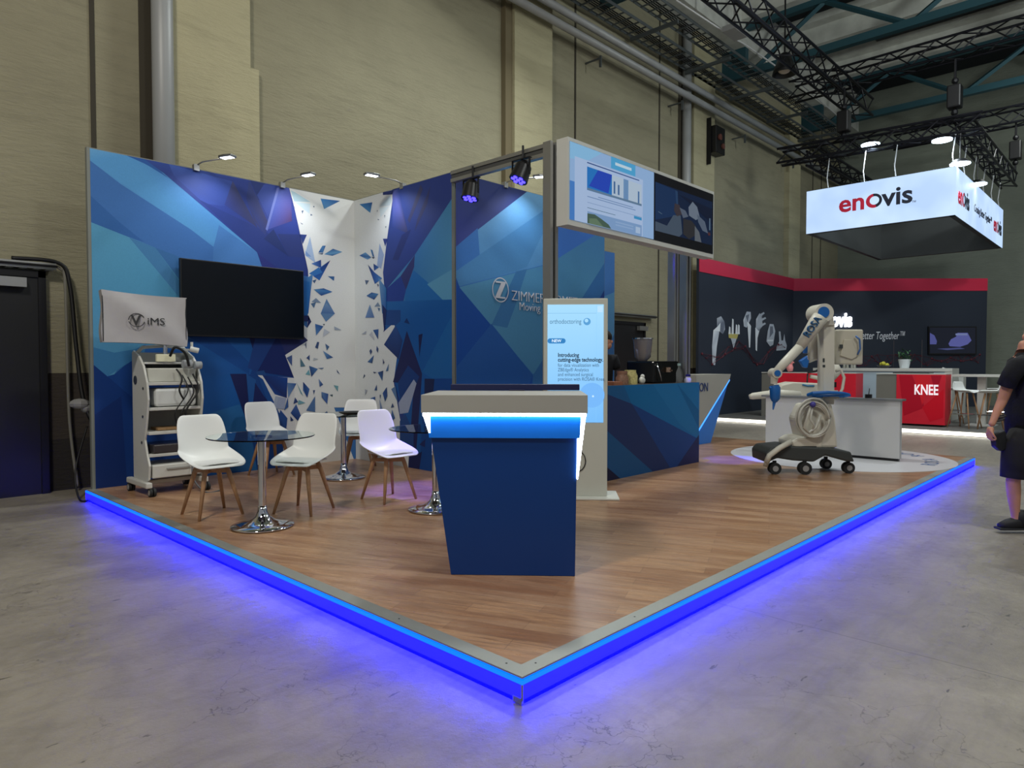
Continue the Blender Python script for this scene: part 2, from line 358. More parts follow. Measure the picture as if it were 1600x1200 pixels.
solo('power_cable', MB().tube(spline([(1.6, 8.83, 2.54), (2.02, 8.82, 2.53), (2.12, 8.8, 2.3), (2.16, 8.75, 1.6), (2.2, 8.65, 1.0), (2.32, 8.5, .6), (2.40, 8.4, .35)]), .022, 8), CABLE, 'thick black cable hanging down the wall beside the left black door', 'cable', smooth=True)
solo('power_cable', MB().tube(spline([(2.16, 8.4, .75), (2.02, 8.3, .3), (2.0, 8.1, .03), (2.06, 7.98, .02)]), .010, 6), CABLE, 'thin cable looping to the floor behind the left end of the blue wall', 'cable', smooth=True)
solo('plastic_bag', MB().ball((2.08, 8.35, 1.0), .08, 8, (1.2, .8, .7)).ball((2.14, 8.36, .95), .05, 8), mat('clear_film', (200, 200, 200), .2, trans=.6), 'crumpled clear plastic on a cable behind the left end of the blue wall', 'bag')
# loudspeaker on the wall
t = thing('wall_siren', 'black box with red fittings hanging high on the concrete wall', 'loudspeaker', onY(1118, 218, 8.7))
p = onY(1118, 218, 8.7)
obj('casing', MB().box(p.x-.25, p.x+.25, p.y-.15, p.y+.15, p.z-.4, p.z+.3), BLACK, t, True, bevel=.02)
obj('fitting', MB().cyl((p.x-.1, p.y-.16, p.z), (p.x-.1, p.y-.2, p.z), .08).cyl((p.x+.08, p.y-.16, p.z-.2), (p.x+.08, p.y-.2, p.z-.2), .07), mat('rust_red', (96, 56, 48), .5), t, True)
obj('bracket', MB().box(p.x-.30, p.x-.27, p.y-.02, p.y+.26, p.z-.7, p.z+.5), BLKM, t, True)

# ---------------------------------------------------------------- roof steel and stage trusses
def lattice(p0, p1, s, name, label, grp=None, r=.03, step=None, m=TRUSS, cat='truss'):
    p0, p1 = Vector(p0), Vector(p1); d = (p1-p0); L = d.length; d.normalize(); sd = d.cross(Vector((0, 0, 1))).normalized(); up = sd.cross(d)
    t = thing(name, label, cat, (p0+p1)/2, 0, grp); step = step or s*1.1
    cs = [(a*s/2, b*s/2) for a, b in ((-1, -1), (1, -1), (1, 1), (-1, 1))]
    for a, b in cs: obj('chord', MB().cyl(p0+sd*a+up*b, p1+sd*a+up*b, r, n=8), m, t, True, smooth='auto')
    g = MB(); n = max(1, int(L/step))
    for i in range(n):
        q0, q1 = p0+d*(L*i/n), p0+d*(L*(i+1)/n)
        for k in range(4):
            a, b = cs[k], cs[(k+1) % 4]
            if i % 2: a, b = b, a
            g.cyl(q0+sd*a[0]+up*a[1], q1+sd*b[0]+up*b[1], r*.55, n=5)
    obj('lattice', g, m, t, True); return t
lattice((7.5, 5.78, 8.0), (19.2, 5.78, 8.0), .42, 'lighting_truss', 'long black lattice truss running up and away under the roof to the lit hanging sign')
lattice((18.1, 7.2, 8.5), (18.1, -5, 8.5), .42, 'lighting_truss', 'black lattice truss crossing the hall just above the hanging sign')
lattice((22.5, 6.0, 8.0), (22.5, -6, 8.0), .42, 'lighting_truss', 'farthest black lattice truss crossing the hall behind the hanging sign')
lattice((17.0, 7.05, 6.55), (17.0, 2.82, 6.4), .34, 'sign_truss', 'black truss right over the front face of the lit white sign', 'trusses carrying the sign')
lattice((17.2, 3.2, 6.4), (22.9, 3.2, 6.4), .34, 'sign_truss', 'black truss over the right-hand face of the lit white sign', 'trusses carrying the sign')
lattice((17.2, 6.3, 6.45), (22.9, 6.3, 6.45), .34, 'sign_truss', 'black truss behind the lit white sign, running away along its hidden side', 'trusses carrying the sign')
for x, y, l in ((17.0, 5.55, 'black chain hoist between the roof truss and the sign truss, the left one'), (17.05, 3.35, 'black chain hoist above the near corner of the sign truss'), (22.4, 3.0, 'black chain hoist above the far end of the sign truss')):
    t = thing('chain_hoist', l, 'hoist', (x, y, 7.1), 0, 'chain hoists')
    obj('motor_body', MB().box(-.13, .13, -.13, .13, -.28, .2), BLACK, t, bevel=.03)
    obj('chain', MB().cyl((0, 0, -.55), (0, 0, .75), .025, n=6), BLKM, t)
    obj('hook', MB().ball((0, 0, .3), .07, 8), BLKM, t); obj('hook', MB().ball((0, 0, -.36), .07, 8), BLKM, t)
# teal roof trusses across the hall
def roof_truss(x, lab):
    t = thing('roof_truss', lab, 'roof truss', (x, 0, 9.2), 0)
    obj('bottom_chord', MB().box(x-.09, x+.09, -9, 8.3, 9.12, 9.3), TEAL, t, True)
    obj('top_chord', MB().box(x-.09, x+.09, -9, 8.3, 10.35, 10.5), TEAL, t, True)
    g = MB(); ys = [8.2-1.9*i for i in range(9)]
    for i, y in enumerate(ys[:-1]):
        y2 = ys[i+1]; a, b = ((x, y, 9.2), (x, y2, 10.4)) if i % 2 == 0 else ((x, y, 10.4), (x, y2, 9.2)); g.cyl(a, b, .07, n=4)
    obj('brace', g, TEAL, t, True)
    obj('wall_bracket', MB().prism([(x-.09, 8.3, 10.4), (x-.09, 8.97, 10.4), (x-.09, 8.97, 9.1), (x-.09, 8.3, 9.1)], (.18, 0, 0)), TEAL, t, True)
roof_truss(12.2, 'nearest teal steel roof truss crossing the dark ceiling'); roof_truss(17.8, 'second teal steel roof truss, above the hanging sign'); roof_truss(23.4, 'farthest teal steel roof truss, behind the hanging sign')
solo('hanging_cable', MB().tube([onz(1056, 0, 8.9), onz(1150, 62, 8.9), onz(1165, 70, 8.9), onz(1250, 130, 8.9), onz(1330, 200, 8.9)], .02, 6), mat('white_cable', (190, 190, 190), .5), 'thin white cable strung below the roof between the trays and the truss', 'cable', smooth=True)
p = onz(1226, 102, 8.2)
t = thing('bell_lamp', 'unlit black bell shaped lamp hanging below the roof', 'lamp', p)
obj('lamp_shade', MB().lathe([(.05, .28), (.12, .24), (.24, -.1), (.27, -.2), (.26, -.2), (.22, -.08), (.1, .2)]), BLACK, t, smooth=True)
obj('bulb', MB().ball((0, 0, -.08), .15, 12, (1, 1, .7)), mat('frosted_glass', (205, 190, 170), .5), t, smooth=True)
obj('stem', MB().cyl((0, 0, .25), (0, 0, 2.2), .02, n=8), BLKM, t)
p = onz(1148, 50, 8.8)
solo('junction_box', MB().box(p.x-.3, p.x+.3, p.y-.15, p.y+.15, 8.74, 8.86).box(p.x-.02, p.x+.02, p.y-.02, p.y+.02, 8.8, 10.6), mat('grey_box', (150, 150, 150), .5), 'pale junction box beside the white cable under the roof', 'box')

# ================================================================ PLATFORM
X0, X1, Y0, Y1 = 2.06, 11.35, 1.91, 8.10
pl = thing('exhibition_platform', 'low wood-floored exhibition platform edged with glowing blue light', 'platform', ((X0+X1)/2, (Y0+Y1)/2, 0))
obj('deck', MB().box(X0+.085, X1-.02, Y0+.085, Y1, .02, FZ), MATS['oak_vinyl'], pl, True)
EDGE = mat('aluminium_edging', (158, 160, 154), .5, .5, var=.08)
obj('edge_trim', MB().prism([(X0, Y0, FZ-.008), (X0+.085, Y0+.085, FZ-.008), (X0+.085, Y1, FZ-.008), (X0, Y1, FZ-.008)], (0, 0, .008)), EDGE, pl, True, label='left metal edging')
obj('edge_trim', MB().prism([(X0, Y0, FZ-.008), (X0+.085, Y0+.085, FZ-.008), (X1, Y0+.085, FZ-.008), (X1, Y0, FZ-.008)], (0, 0, .008)), EDGE, pl, True, label='right metal edging')
obj('edge_trim', MB().box(X1-.03, X1, Y0, 5.9, FZ-.008, FZ), EDGE, pl, True, label='far metal edging')
for q in ((X0+.05, Y0+.14), (X0+.14, Y0+.05), (X0+.045, Y0+.9), (X0+.9, Y0+.045)): obj('screw', MB().cyl((*q, FZ-.002), (*q, FZ+.0006), .005, n=8), BLKM, pl, True)
LB = mat('blue_led_strip', (20, 60, 255), .4, emis=(0, 92, 255), estr=2.0); LF = mat('blue_lit_fascia', (30, 40, 120), .3, emis=(8, 6, 255), estr=7.5)
LU = mat('blue_led_underglow', (10, 10, 255), .4, emis=(0, 0, 255), estr=90.0)
obj('light_strip', MB().box(X0-.004, X0+.01, Y0-.004, Y1, .088, .106).box(X0, X1, Y0-.004, Y0+.01, .088, .106), LB, pl, True, label='bright blue light line')
obj('fascia', MB().box(X0, X0+.01, Y0, Y1, .022, .086).box(X0, X1, Y0, Y0+.01, .022, .086), LF, pl, True, label='blue glowing fascia')
obj('underglow_strip', MB().box(X0+.004, X0+.016, Y0+.004, Y1, .006, .020).box(X0+.004, X1, Y0+.004, Y0+.016, .006, .020), LU, pl, True, label='deep blue light strip at floor level')
obj('corner_bracket', MB().box(X0-.004, X0+.004, Y0-.004, Y0+.004, .02, .088).box(X0-.006, X0+.01, Y0, Y0+.05, .004, .03), ALU, pl, True)

# ================================================================ BOOTH WALLS AND THEIR PRINTS
ZW = 3.65
Z = {'A': (136, 220, .2125), 'B': (136, 500, .2125), 'C': (430, 270, .1833), 'D': (430, 480, .2167), 'E': (700, 250, .3084), 'F': (930, 580, .15), 'P': (0, 0, 1)}
def pane(proj, plane, nrm):
    """print maker: polygons given as marks on the photograph, laid on the wall plane, each layer a hair above the last"""
    st = {'k': 0, 'mb': MB()}
    lim = proj['lim']
    def add(zone, col, pts):
        ox, oy, s = Z[zone]; P3 = []
        for q in pts:
            zz = zone
            if len(q) == 3: zz = q[2]; a, b, c = Z[zz]; X, Y = a+q[0]*c, b+q[1]*c
            else: X, Y = ox+q[0]*s, oy+q[1]*s
            v = onY(X, Y, plane) if proj['ax'] == 'Y' else onX(X, Y, plane)
            v = Vector(v); i = 0 if proj['ax'] == 'Y' else 1
            v[i] = min(max(v[i], lim[0]), lim[1]); v.z = min(max(v.z, lim[2]), lim[3]); P3.append(v + Vector(nrm)*(.0006+.00012*st['k']))
        st['k'] += 1
        def nv_(c_): return (c_[0]*.84, c_[1]*1.08, c_[2]*.98) if (c_[2] > c_[0]*1.3 and c_[0] > c_[1]*.86 and c_[2] < 190) else c_
        col = [nv_(c_) for c_ in col] if isinstance(col[0], (tuple, list)) else nv_(col)
        if isinstance(col[0], (tuple, list)): cols = [col[0] if i == 0 else (col[1] if i % 2 else col[-1]) for i in range(len(P3))]
        else: cols = col
        st['mb'].face(P3, cols); return st
    return add, st
def fixn(mb, nrm):
    n = Vector(nrm)
    for f in mb.bm.faces:
        f.normal_update()
        if f.normal.dot(n) < 0: f.normal_flip()
def clip_fill(mb): return mb
BASEP = mat('panel_edge_grey', (120, 124, 118), .6)
# --- left wall
wl = thing('booth_wall', 'tall blue printed booth wall carrying the black television', 'booth wall', (3.7, 8.1, FZ))
obj('panel', MB().box(2.11, 5.35, 8.05, 8.11, FZ, ZW), BASEP, wl, True)
add, st = pane({'ax': 'Y', 'lim': (2.14, 5.308, FZ, ZW-.01)}, 8.05, (0, -1, 0))
add('A', (66, 112, 172), [(0, 0), (3000, -400), (3000, 3000), (0, 3000)])
add('A', [(104, 160, 205), (88, 148, 200), (84, 140, 196)], [(0, 20), (300, 60), (560, 235), (1250, 820), (1290, 935), (930, 900), (930, 780), (760, 650), (250, 320), (0, 140)])
add('A', (66, 110, 172), [(0, 140), (250, 320), (760, 650), (930, 780), (925, 890), (690, 860), (0, 595)])
add('A', (74, 120, 180), [(970, 620), (930, 780), (925, 890), (1290, 935), (1250, 820)])
add('A', (54, 98, 160), [(0, 400), (240, 600), (420, 745), (300, 705), (30, 600), (0, 560)])
add('A', (48, 90, 158), [(290, 95), (440, 110), (600, 275), (430, 170)])
add('A', [(88, 150, 185), (80, 142, 180), (76, 140, 178)], [(0, 595), (690, 860), (700, 1500), (0, 1500)])
add('A', (70, 122, 168), [(310, 712), (500, 785), (700, 1060), (700, 1180), (520, 960)])
add('A', (60, 106, 160), [(500, 785), (690, 858), (700, 1050)])
add('A', [(62, 70, 150), (58, 60, 140), (54, 58, 132)], [(420, 60), (1500, 300), (1700, 700), (1640, 1000), (1290, 935), (1250, 820), (560, 235)])
add('A', [(80, 86, 172), (70, 74, 158), (62, 66, 142)], [(600, 150), (1070, 300), (1010, 480), (860, 460), (640, 260)])
add('A', (50, 54, 126), [(820, 430), (1300, 660), (1700, 900), (1640, 1000), (1330, 940), (1250, 820)])
add('A', [(74, 62, 110), (64, 54, 104), (58, 56, 128)], [(1070, 295), (1255, 640), (1010, 470)])
add('A', [(60, 60, 126), (70, 56, 104), (60, 58, 126)], [(1190, 280), (1330, 600), (1310, 700), (1230, 590), (1170, 430)])
add('A', (48, 52, 118), [(1200, 290), (1310, 310), (1320, 400), (1260, 440)])
add('A', (58, 76, 150), [(1300, 320), (1410, 340), (1330, 560), (1250, 400)])
add('A', [(84, 100, 180), (74, 88, 168), (80, 58, 104)], [(1410, 340), (1500, 350), (1505, 590), (1330, 652)])
add('A', (112, 124, 190), [(1396, 345), (1414, 345), (1326, 662), (1312, 650)])
add('A', (44, 48, 108), [(1370, 650), (1480, 850), (1300, 720)])
add('A', (54, 54, 118), [(1400, 685), (1640, 690), (1610, 860), (1480, 850)])
add('A', (44, 52, 120), [(1255, 830), (1410, 940), (1290, 935)])
# under the television and behind the trolley
add('B', (30, 66, 130), [(0, 300), (200, 400), (430, 200), (1640, 100), (1640, 1500), (0, 1500)])
add('B', (86, 146, 184), [(0, -100), (760, -100), (760, 20), (300, 240), (200, 400), (140, 415), (0, 330)])
add('B', (66, 122, 168), [(200, 240), (500, 190), (150, 415), (0, 330), (0, 200)])
add('B', (24, 56, 118), [(0, 330), (150, 415), (380, 610), (400, 1500), (0, 1500)])
add('B', (20, 46, 104), [(0, 700), (250, 560), (300, 1500), (0, 1500)])
add('B', (36, 84, 150), [(430, 200), (900, 110), (1300, 130), (1200, 400), (850, 430), (400, 330)])
add('B', (30, 72, 138), [(740, 120), (1000, 120), (1200, 320), (1190, 400)])
add('B', (34, 84, 150), [(850, 430), (1060, 396), (1170, 730), (1200, 800), (1250, 1120), (850, 1150)])
add('B', (46, 100, 156), [(850, 700), (1120, 620), (1200, 800), (1250, 1120), (850, 1120)])
add('B', (24, 32, 80), [(1050, 396), (1170, 396), (1200, 790), (1170, 740)])
add('B', (40, 84, 146), [(1170, 396), (1240, 440), (1240, 620), (1200, 700)])
add('B', (26, 36, 88), [(1235, 460), (1300, 560), (1430, 720), (1320, 900), (1210, 700)])
add('B', (24, 34, 86), [(1190, 120), (1235, 120), (1228, 250)])
add('B', (34, 62, 124), [(1240, 120), (1400, 120), (1240, 380), (1180, 350)])
add('B', (26, 40, 98), [(1395, 120), (1440, 130), (1460, 260), (1520, 420), (1250, 380)])
add('B', (40, 76, 134), [(1240, 380), (1300, 370), (1470, 740), (1440, 790)])
add('B', (48, 44, 100), [(1405, 120), (1640, 120), (1640, 150), (1460, 250)])
# white field of the corner
add('C', (218, 220, 218), [(118, 100), (700, 160), (700, 1250), (700, 2000), (500, 2000), (565, 1150, 'D'), (150, 1150, 'D'), (20, 900, 'D'), (-75, 700, 'D'), (85, 650, 'D'), (90, 510, 'D'), (135, 510, 'D'), (70, 345, 'D'), (235, 240, 'D'), (195, 200, 'D'), (195, 120, 'D'), (230, 150, 'D'), (235, 0, 'D'), (290, 1100), (278, 830), (160, 290)])
add('D', (206, 208, 210), [(-126, 490), (135, 510), (150, 1300), (60, 1300), (55, 818)])
add('D', [(30, 50, 108), (34, 70, 140), (40, 44, 100)], [(-95, 490), (88, 508), (82, 655), (-5, 628)])
add('D', (36, 76, 140), [(-126, 494), (-90, 520), (55, 818), (20, 880)])
add('D', (160, 170, 190), [(0, 640), (78, 656), (60, 738), (-20, 720)])
SH = [('C', (170, 196, 206), [(130, 150), (165, 165), (300, 250), (160, 245)]), ('C', (196, 214, 222), [(165, 250), (295, 265), (290, 350)]), ('C', [(60, 120, 180), (36, 78, 140), (90, 140, 180)], [(385, 220), (552, 240), (415, 310)]),
 ('C', (60, 80, 110), [(320, 285), (332, 283), (330, 300)]), ('C', (80, 100, 130), [(222, 325), (240, 320), (230, 352)]), ('C', (80, 100, 130), [(300, 350), (318, 362), (298, 366)]), ('C', (60, 80, 120), [(208, 422), (236, 438), (226, 440)]), ('C', (50, 80, 130), [(155, 280), (182, 320), (165, 300)]),
 ('C', (160, 180, 210), [(295, 545), (340, 770), (250, 700)]), ('C', (120, 150, 200), [(255, 665), (305, 715), (262, 712)]), ('C', (56, 60, 130), [(210, 525), (268, 528), (232, 610)]),
 ('C', [(80, 130, 180), (50, 90, 140), (80, 120, 170)], [(400, 622), (428, 622), (405, 682), (365, 680)]), ('C', (60, 80, 110), [(360, 690), (408, 684), (400, 698)]), ('C', [(100, 150, 190), (50, 90, 150), (110, 160, 200)], [(415, 695), (490, 648), (570, 675), (485, 708)]),
 ('C', [(90, 130, 190), (44, 62, 130), (44, 80, 150)], [(305, 775), (388, 742), (390, 812)]), ('C', [(30, 40, 100), (60, 110, 180), (44, 84, 160)], [(468, 745), (375, 918), (320, 880), (390, 800)]), ('C', (64, 118, 185), [(285, 860), (370, 805), (400, 850), (330, 880)]),
 ('C', (60, 100, 150), [(445, 882), (502, 884), (498, 922)]), ('C', (70, 100, 140), [(315, 920), (350, 908), (332, 944)]), ('C', [(90, 140, 190), (40, 70, 130), (60, 110, 170)], [(325, 995), (410, 985), (487, 1015), (390, 1048)]),
 ('C', (120, 140, 165), [(345, 1068), (390, 1110), (305, 1100)]), ('C', (80, 110, 145), [(300, 1115), (345, 1102), (328, 1155)]), ('C', (96, 130, 170), [(435, 1075), (505, 1200), (430, 1270), (385, 1200)]),
 ('C', [(90, 140, 190), (60, 110, 170), (40, 90, 160)], [(320, 860), (300, 1010), (280, 1200), (230, 1230), (225, 930)]), ('C', (44, 100, 165), [(240, 920), (290, 930), (270, 1230), (228, 1240)]),
 ('D', [(120, 150, 185), (80, 110, 160), (76, 110, 160)], [(365, -30), (430, 48), (328, 44)]), ('D', (30, 40, 90), [(195, 60), (238, 60), (228, 150), (258, 105), (200, 100)]),
 ('D', [(60, 100, 160), (44, 80, 140), (90, 130, 180)], [(285, 120), (345, 138), (292, 205)]), ('D', (180, 186, 198), [(350, 155), (392, 180), (340, 215)]), ('D', (150, 162, 178), [(422, 138), (476, 165), (425, 165)]), ('D', (56, 60, 80), [(340, 122), (356, 120), (350, 132)]),
 ('D', (60, 80, 120), [(300, 250), (315, 252), (305, 300), (285, 290)]), ('D', (70, 100, 140), [(358, 262), (388, 285), (370, 312)]), ('D', [(110, 150, 190), (40, 70, 130), (60, 100, 150)], [(342, 314), (415, 362), (370, 374)]), ('D', (60, 80, 125), [(222, 366), (245, 343), (246, 384)]), ('D', (170, 178, 186), [(275, 365), (310, 374), (270, 384)]),
 ('D', (100, 110, 140), [(178, 365), (215, 425), (180, 430)]), ('D', [(60, 90, 140), (80, 120, 170), (36, 60, 110)], [(242, 422), (305, 445), (258, 502)]), ('D', (110, 130, 160), [(305, 438), (350, 436), (335, 448)]), ('D', (130, 150, 180), [(240, 450), (250, 490), (215, 485)]),
 ('D', (70, 90, 125), [(440, 448), (466, 486), (445, 470)]), ('D', [(120, 150, 190), (40, 66, 120), (50, 80, 140)], [(310, 515), (343, 558), (318, 574)]), ('D', [(40, 60, 110), (70, 110, 170), (40, 70, 130)], [(198, 538), (245, 590), (228, 652), (198, 600)]), ('D', (130, 145, 170), [(418, 562), (452, 568), (448, 608)]),
 ('D', (60, 80, 125), [(270, 598), (285, 598), (275, 632)]), ('D', [(100, 130, 170), (50, 80, 140), (60, 90, 150)], [(330, 610), (380, 625), (372, 698), (332, 650)]), ('D', (70, 76, 96), [(388, 632), (412, 628), (410, 645)]), ('D', (80, 110, 155), [(285, 640), (285, 755), (220, 745)]),
 ('D', [(90, 120, 160), (60, 90, 150), (110, 140, 180)], [(85, 545), (150, 550), (90, 655)]), ('D', (120, 136, 165), [(150, 540), (200, 640), (180, 620)]), ('D', (50, 70, 120), [(140, 650), (162, 682), (128, 698)]), ('D', (130, 145, 175), [(165, 668), (216, 690), (160, 702)]),
 ('D', [(70, 100, 160), (44, 74, 136), (30, 50, 100)], [(148, 698), (190, 800), (170, 830), (108, 762)]), ('D', (44, 76, 136), [(35, 740), (85, 800), (75, 890), (5, 830)]), ('D', (60, 90, 146), [(88, 650), (92, 720), (60, 745)]), ('D', (150, 160, 185), [(20, 650), (75, 655), (60, 735), (0, 730)]), ('D', (40, 60, 110), [(105, 785), (130, 815), (108, 822)]),
 ('D', (60, 86, 130), [(345, 770), (370, 748), (372, 770)]), ('D', (70, 90, 140), [(78, 365), (118, 345), (118, 425)]), ('D', (110, 120, 140), [(210, 270), (220, 250), (222, 300)])]
for z_, c_, p_ in SH: add(z_, c_, p_)
fixn(st['mb'], (0, -1, 0)); obj('printed_graphic', st['mb'], MATS['wall_graphic'], wl, True)
# --- return wall (faces the tables)
wa = thing('booth_wall', 'blue and white printed return wall meeting the television wall in the corner', 'booth wall', (5.33, 7.0, FZ))
obj('panel', MB().box(5.31, 5.36, 6.045, 8.045, FZ, ZW), BASEP, wa, True)
add, st = pane({'ax': 'X', 'lim': (6.045, 8.045, FZ, ZW-.006)}, 5.31, (-1, 0, 0))
add('C', [(64, 66, 140), (56, 58, 130), (50, 56, 126)], [(600, -100), (1600, -200), (1600, 3000), (600, 3000)])
add('C', [(72, 130, 172), (84, 140, 176), (58, 112, 166)], [(1600, 200), (1600, 1300), (1100, 1300), (955, 985), (1190, 700)])
add('C', (60, 52, 110), [(1190, 700), (1185, 800), (1115, 1000), (1070, 880)])
add('C', (46, 104, 168), [(1180, 830), (1110, 1010), (1100, 1300), (1600, 1300), (1600, 1100)])
add('C', (92, 148, 182), [(1510, 825), (1510, 1160), (1295, 950)])
add('C', (44, 66, 140), [(1070, 880), (1115, 1000), (1075, 1180), (940, 1190), (955, 985)])
add('C', [(104, 112, 190), (64, 66, 140), (72, 58, 104)], [(1000, 150), (1050, 140), (1135, 520), (1000, 460)])
add('C', (70, 58, 106), [(1240, 100), (1260, 140), (1145, 430), (1130, 400)])
add('C', (66, 56, 108), [(1325, 110), (1300, 260), (1190, 500), (1210, 400)])
add('C', (50, 50, 112), [(1080, 530), (1160, 480), (1050, 745), (1000, 740)])
add('D', [(44, 100, 164), (34, 86, 152), (30, 78, 146)], [(780, -40), (1320, -60), (1320, 1200), (1040, 1200), (860, 540), (800, 200)])
add('D', (40, 96, 158), [(1060, 470), (1280, 60), (1320, 300), (1320, 600)])
add('D', (30, 70, 136), [(1080, 515), (1320, 515), (1320, 1250), (1040, 1250)])
add('C', (212, 216, 216), [(600, 100), (868, 182), (1000, 140), (1000, 240), (955, 560), (920, 850), (950, 1190), (950, 1260), (780, 180, 'D'), (860, 110, 'D'), (880, 350, 'D'), (855, 540, 'D'), (900, 800, 'D'), (1000, 1180, 'D'), (565, 1300, 'D'), (560, 2000, 'D'), (400, 2000, 'D')])
add('D', (30, 36, 84), [(950, 170), (1060, 480), (1010, 1150), (960, 1150), (1000, 560), (850, 540)])
add('D', [(50, 80, 140), (30, 56, 112), (28, 44, 96)], [(870, 130), (920, 240), (890, 375), (785, 270)])
add('D', (30, 60, 120), [(960, 420), (1040, 500), (975, 660), (905, 690), (885, 545)])
add('D', (150, 160, 185), [(1000, 520), (1020, 550), (960, 760), (900, 770), (890, 690)])
add('D', (24, 30, 74), [(1035, 200), (1065, 190), (1040, 360)])
add('D', (36, 70, 130), [(800, 20), (905, 20), (905, 100), (870, 130), (790, 130)])
add('D', (28, 50, 104), [(930, 110), (950, 78), (972, 122)])
add('D', (30, 34, 80), [(1078, 515), (1150, 518), (1140, 620), (1078, 625)])
add('D', (40, 70, 128), [(900, 820), (940, 770), (1000, 900), (1000, 1010), (900, 1000)])
add('D', (34, 44, 96), [(1040, 990), (1085, 950), (1080, 1010)])
add('D', (26, 34, 80), [(990, 1080), (1060, 1040), (1040, 1180), (960, 1180)])
SR = [('C', [(60, 120, 180), (36, 78, 140), (70, 130, 180)], [(720, 268), (830, 252), (812, 342)]), ('C', (190, 206, 212), [(885, 290), (985, 190), (995, 240), (975, 280)]), ('C', (200, 214, 220), [(890, 300), (970, 290), (900, 380)]), ('C', (50, 50, 110), [(920, 160), (1010, 145), (1000, 185), (920, 190)]),
 ('C', (60, 70, 100), [(868, 322), (876, 318), (872, 335)]), ('C', (80, 90, 120), [(932, 360), (940, 362), (936, 390)]), ('C', (60, 80, 110), [(876, 392), (892, 402), (878, 403)]), ('C', (80, 90, 120), [(940, 458), (950, 455), (946, 475)]),
 ('C', (150, 170, 205), [(892, 600), (930, 700), (905, 820), (870, 790)]), ('C', (56, 58, 130), [(920, 562), (960, 562), (940, 630)]), ('C', [(80, 130, 180), (50, 90, 140), (60, 100, 150)], [(814, 652), (832, 660), (848, 720), (832, 712)]), ('C', [(50, 90, 150), (110, 160, 200), (60, 100, 150)], [(720, 706), (772, 678), (822, 722), (790, 740)]),
 ('C', (40, 50, 80), [(822, 715), (852, 722), (838, 733)]), ('C', [(44, 50, 110), (60, 110, 180), (44, 70, 140)], [(840, 775), (888, 805), (845, 835)]), ('C', [(30, 40, 100), (50, 90, 160), (80, 130, 190)], [(792, 782), (850, 850), (915, 900), (852, 948)]),
 ('C', (80, 100, 130), [(768, 915), (802, 918), (778, 955)]), ('C', (50, 60, 100), [(870, 945), (886, 955), (880, 975)]), ('C', [(60, 100, 150), (40, 70, 130), (80, 130, 180)], [(780, 1048), (825, 1020), (882, 1032), (845, 1082)]), ('C', (120, 140, 165), [(878, 1102), (900, 1140), (848, 1142)]), ('C', (80, 110, 145), [(875, 1150), (898, 1155), (888, 1185)]),
 ('C', [(110, 150, 190), (50, 110, 170), (40, 80, 150)], [(885, 895), (950, 985), (950, 1200), (915, 1200)]),
 ('D', [(120, 150, 185), (80, 110, 160), (100, 130, 180)], [(685, -20), (718, 75), (652, 76)]), ('D', (30, 44, 96), [(775, -20), (805, 20), (795, 130), (788, 180), (778, 60)]), ('D', [(44, 80, 140), (60, 100, 160), (60, 80, 130)], [(708, 165), (748, 158), (744, 232)]), ('D', (180, 184, 196), [(700, 175), (720, 240), (680, 200)]), ('D', (160, 168, 184), [(660, 170), (655, 195), (625, 195)]),
 ('D', (60, 80, 125), [(692, 300), (702, 318), (690, 345), (682, 315)]), ('D', (60, 80, 125), [(735, 278), (748, 300), (742, 330), (732, 310)]), ('D', [(60, 100, 150), (40, 60, 110), (70, 110, 160)], [(715, 345), (702, 404), (668, 395)]), ('D', (60, 70, 110), [(778, 370), (792, 400), (780, 412)]), ('D', (80, 110, 150), [(822, 405), (818, 460), (800, 462)]),
 ('D', [(60, 90, 140), (30, 50, 100), (60, 100, 150)], [(742, 470), (782, 458), (775, 532)]), ('D', (60, 70, 100), [(710, 465), (735, 470), (715, 478)]), ('D', (60, 80, 110), [(645, 480), (652, 495), (636, 515)]), ('D', (50, 80, 130), [(735, 558), (738, 600), (718, 600)]), ('D', (160, 166, 180), [(650, 590), (668, 600), (650, 635)]),
 ('D', [(40, 66, 120), (60, 90, 150), (50, 80, 130)], [(808, 575), (812, 640), (795, 682), (778, 620)]), ('D', (50, 70, 110), [(757, 630), (765, 632), (760, 665)]), ('D', [(90, 130, 180), (50, 80, 140), (60, 90, 150)], [(692, 655), (725, 645), (722, 700), (700, 725)]), ('D', (60, 80, 120), [(848, 690), (862, 720), (838, 725)]), ('D', [(90, 120, 170), (60, 90, 150), (50, 80, 130)], [(845, 735), (868, 800), (835, 830)]),
 ('D', (90, 120, 160), [(840, 590), (870, 570), (888, 690)]), ('D', (120, 140, 175), [(755, 660), (780, 740), (760, 742)])]
for z_, c_, p_ in SR: add(z_, c_, p_)
fixn(st['mb'], (-1, 0, 0)); obj('printed_graphic', st['mb'], MATS['wall_graphic'], wa, True)
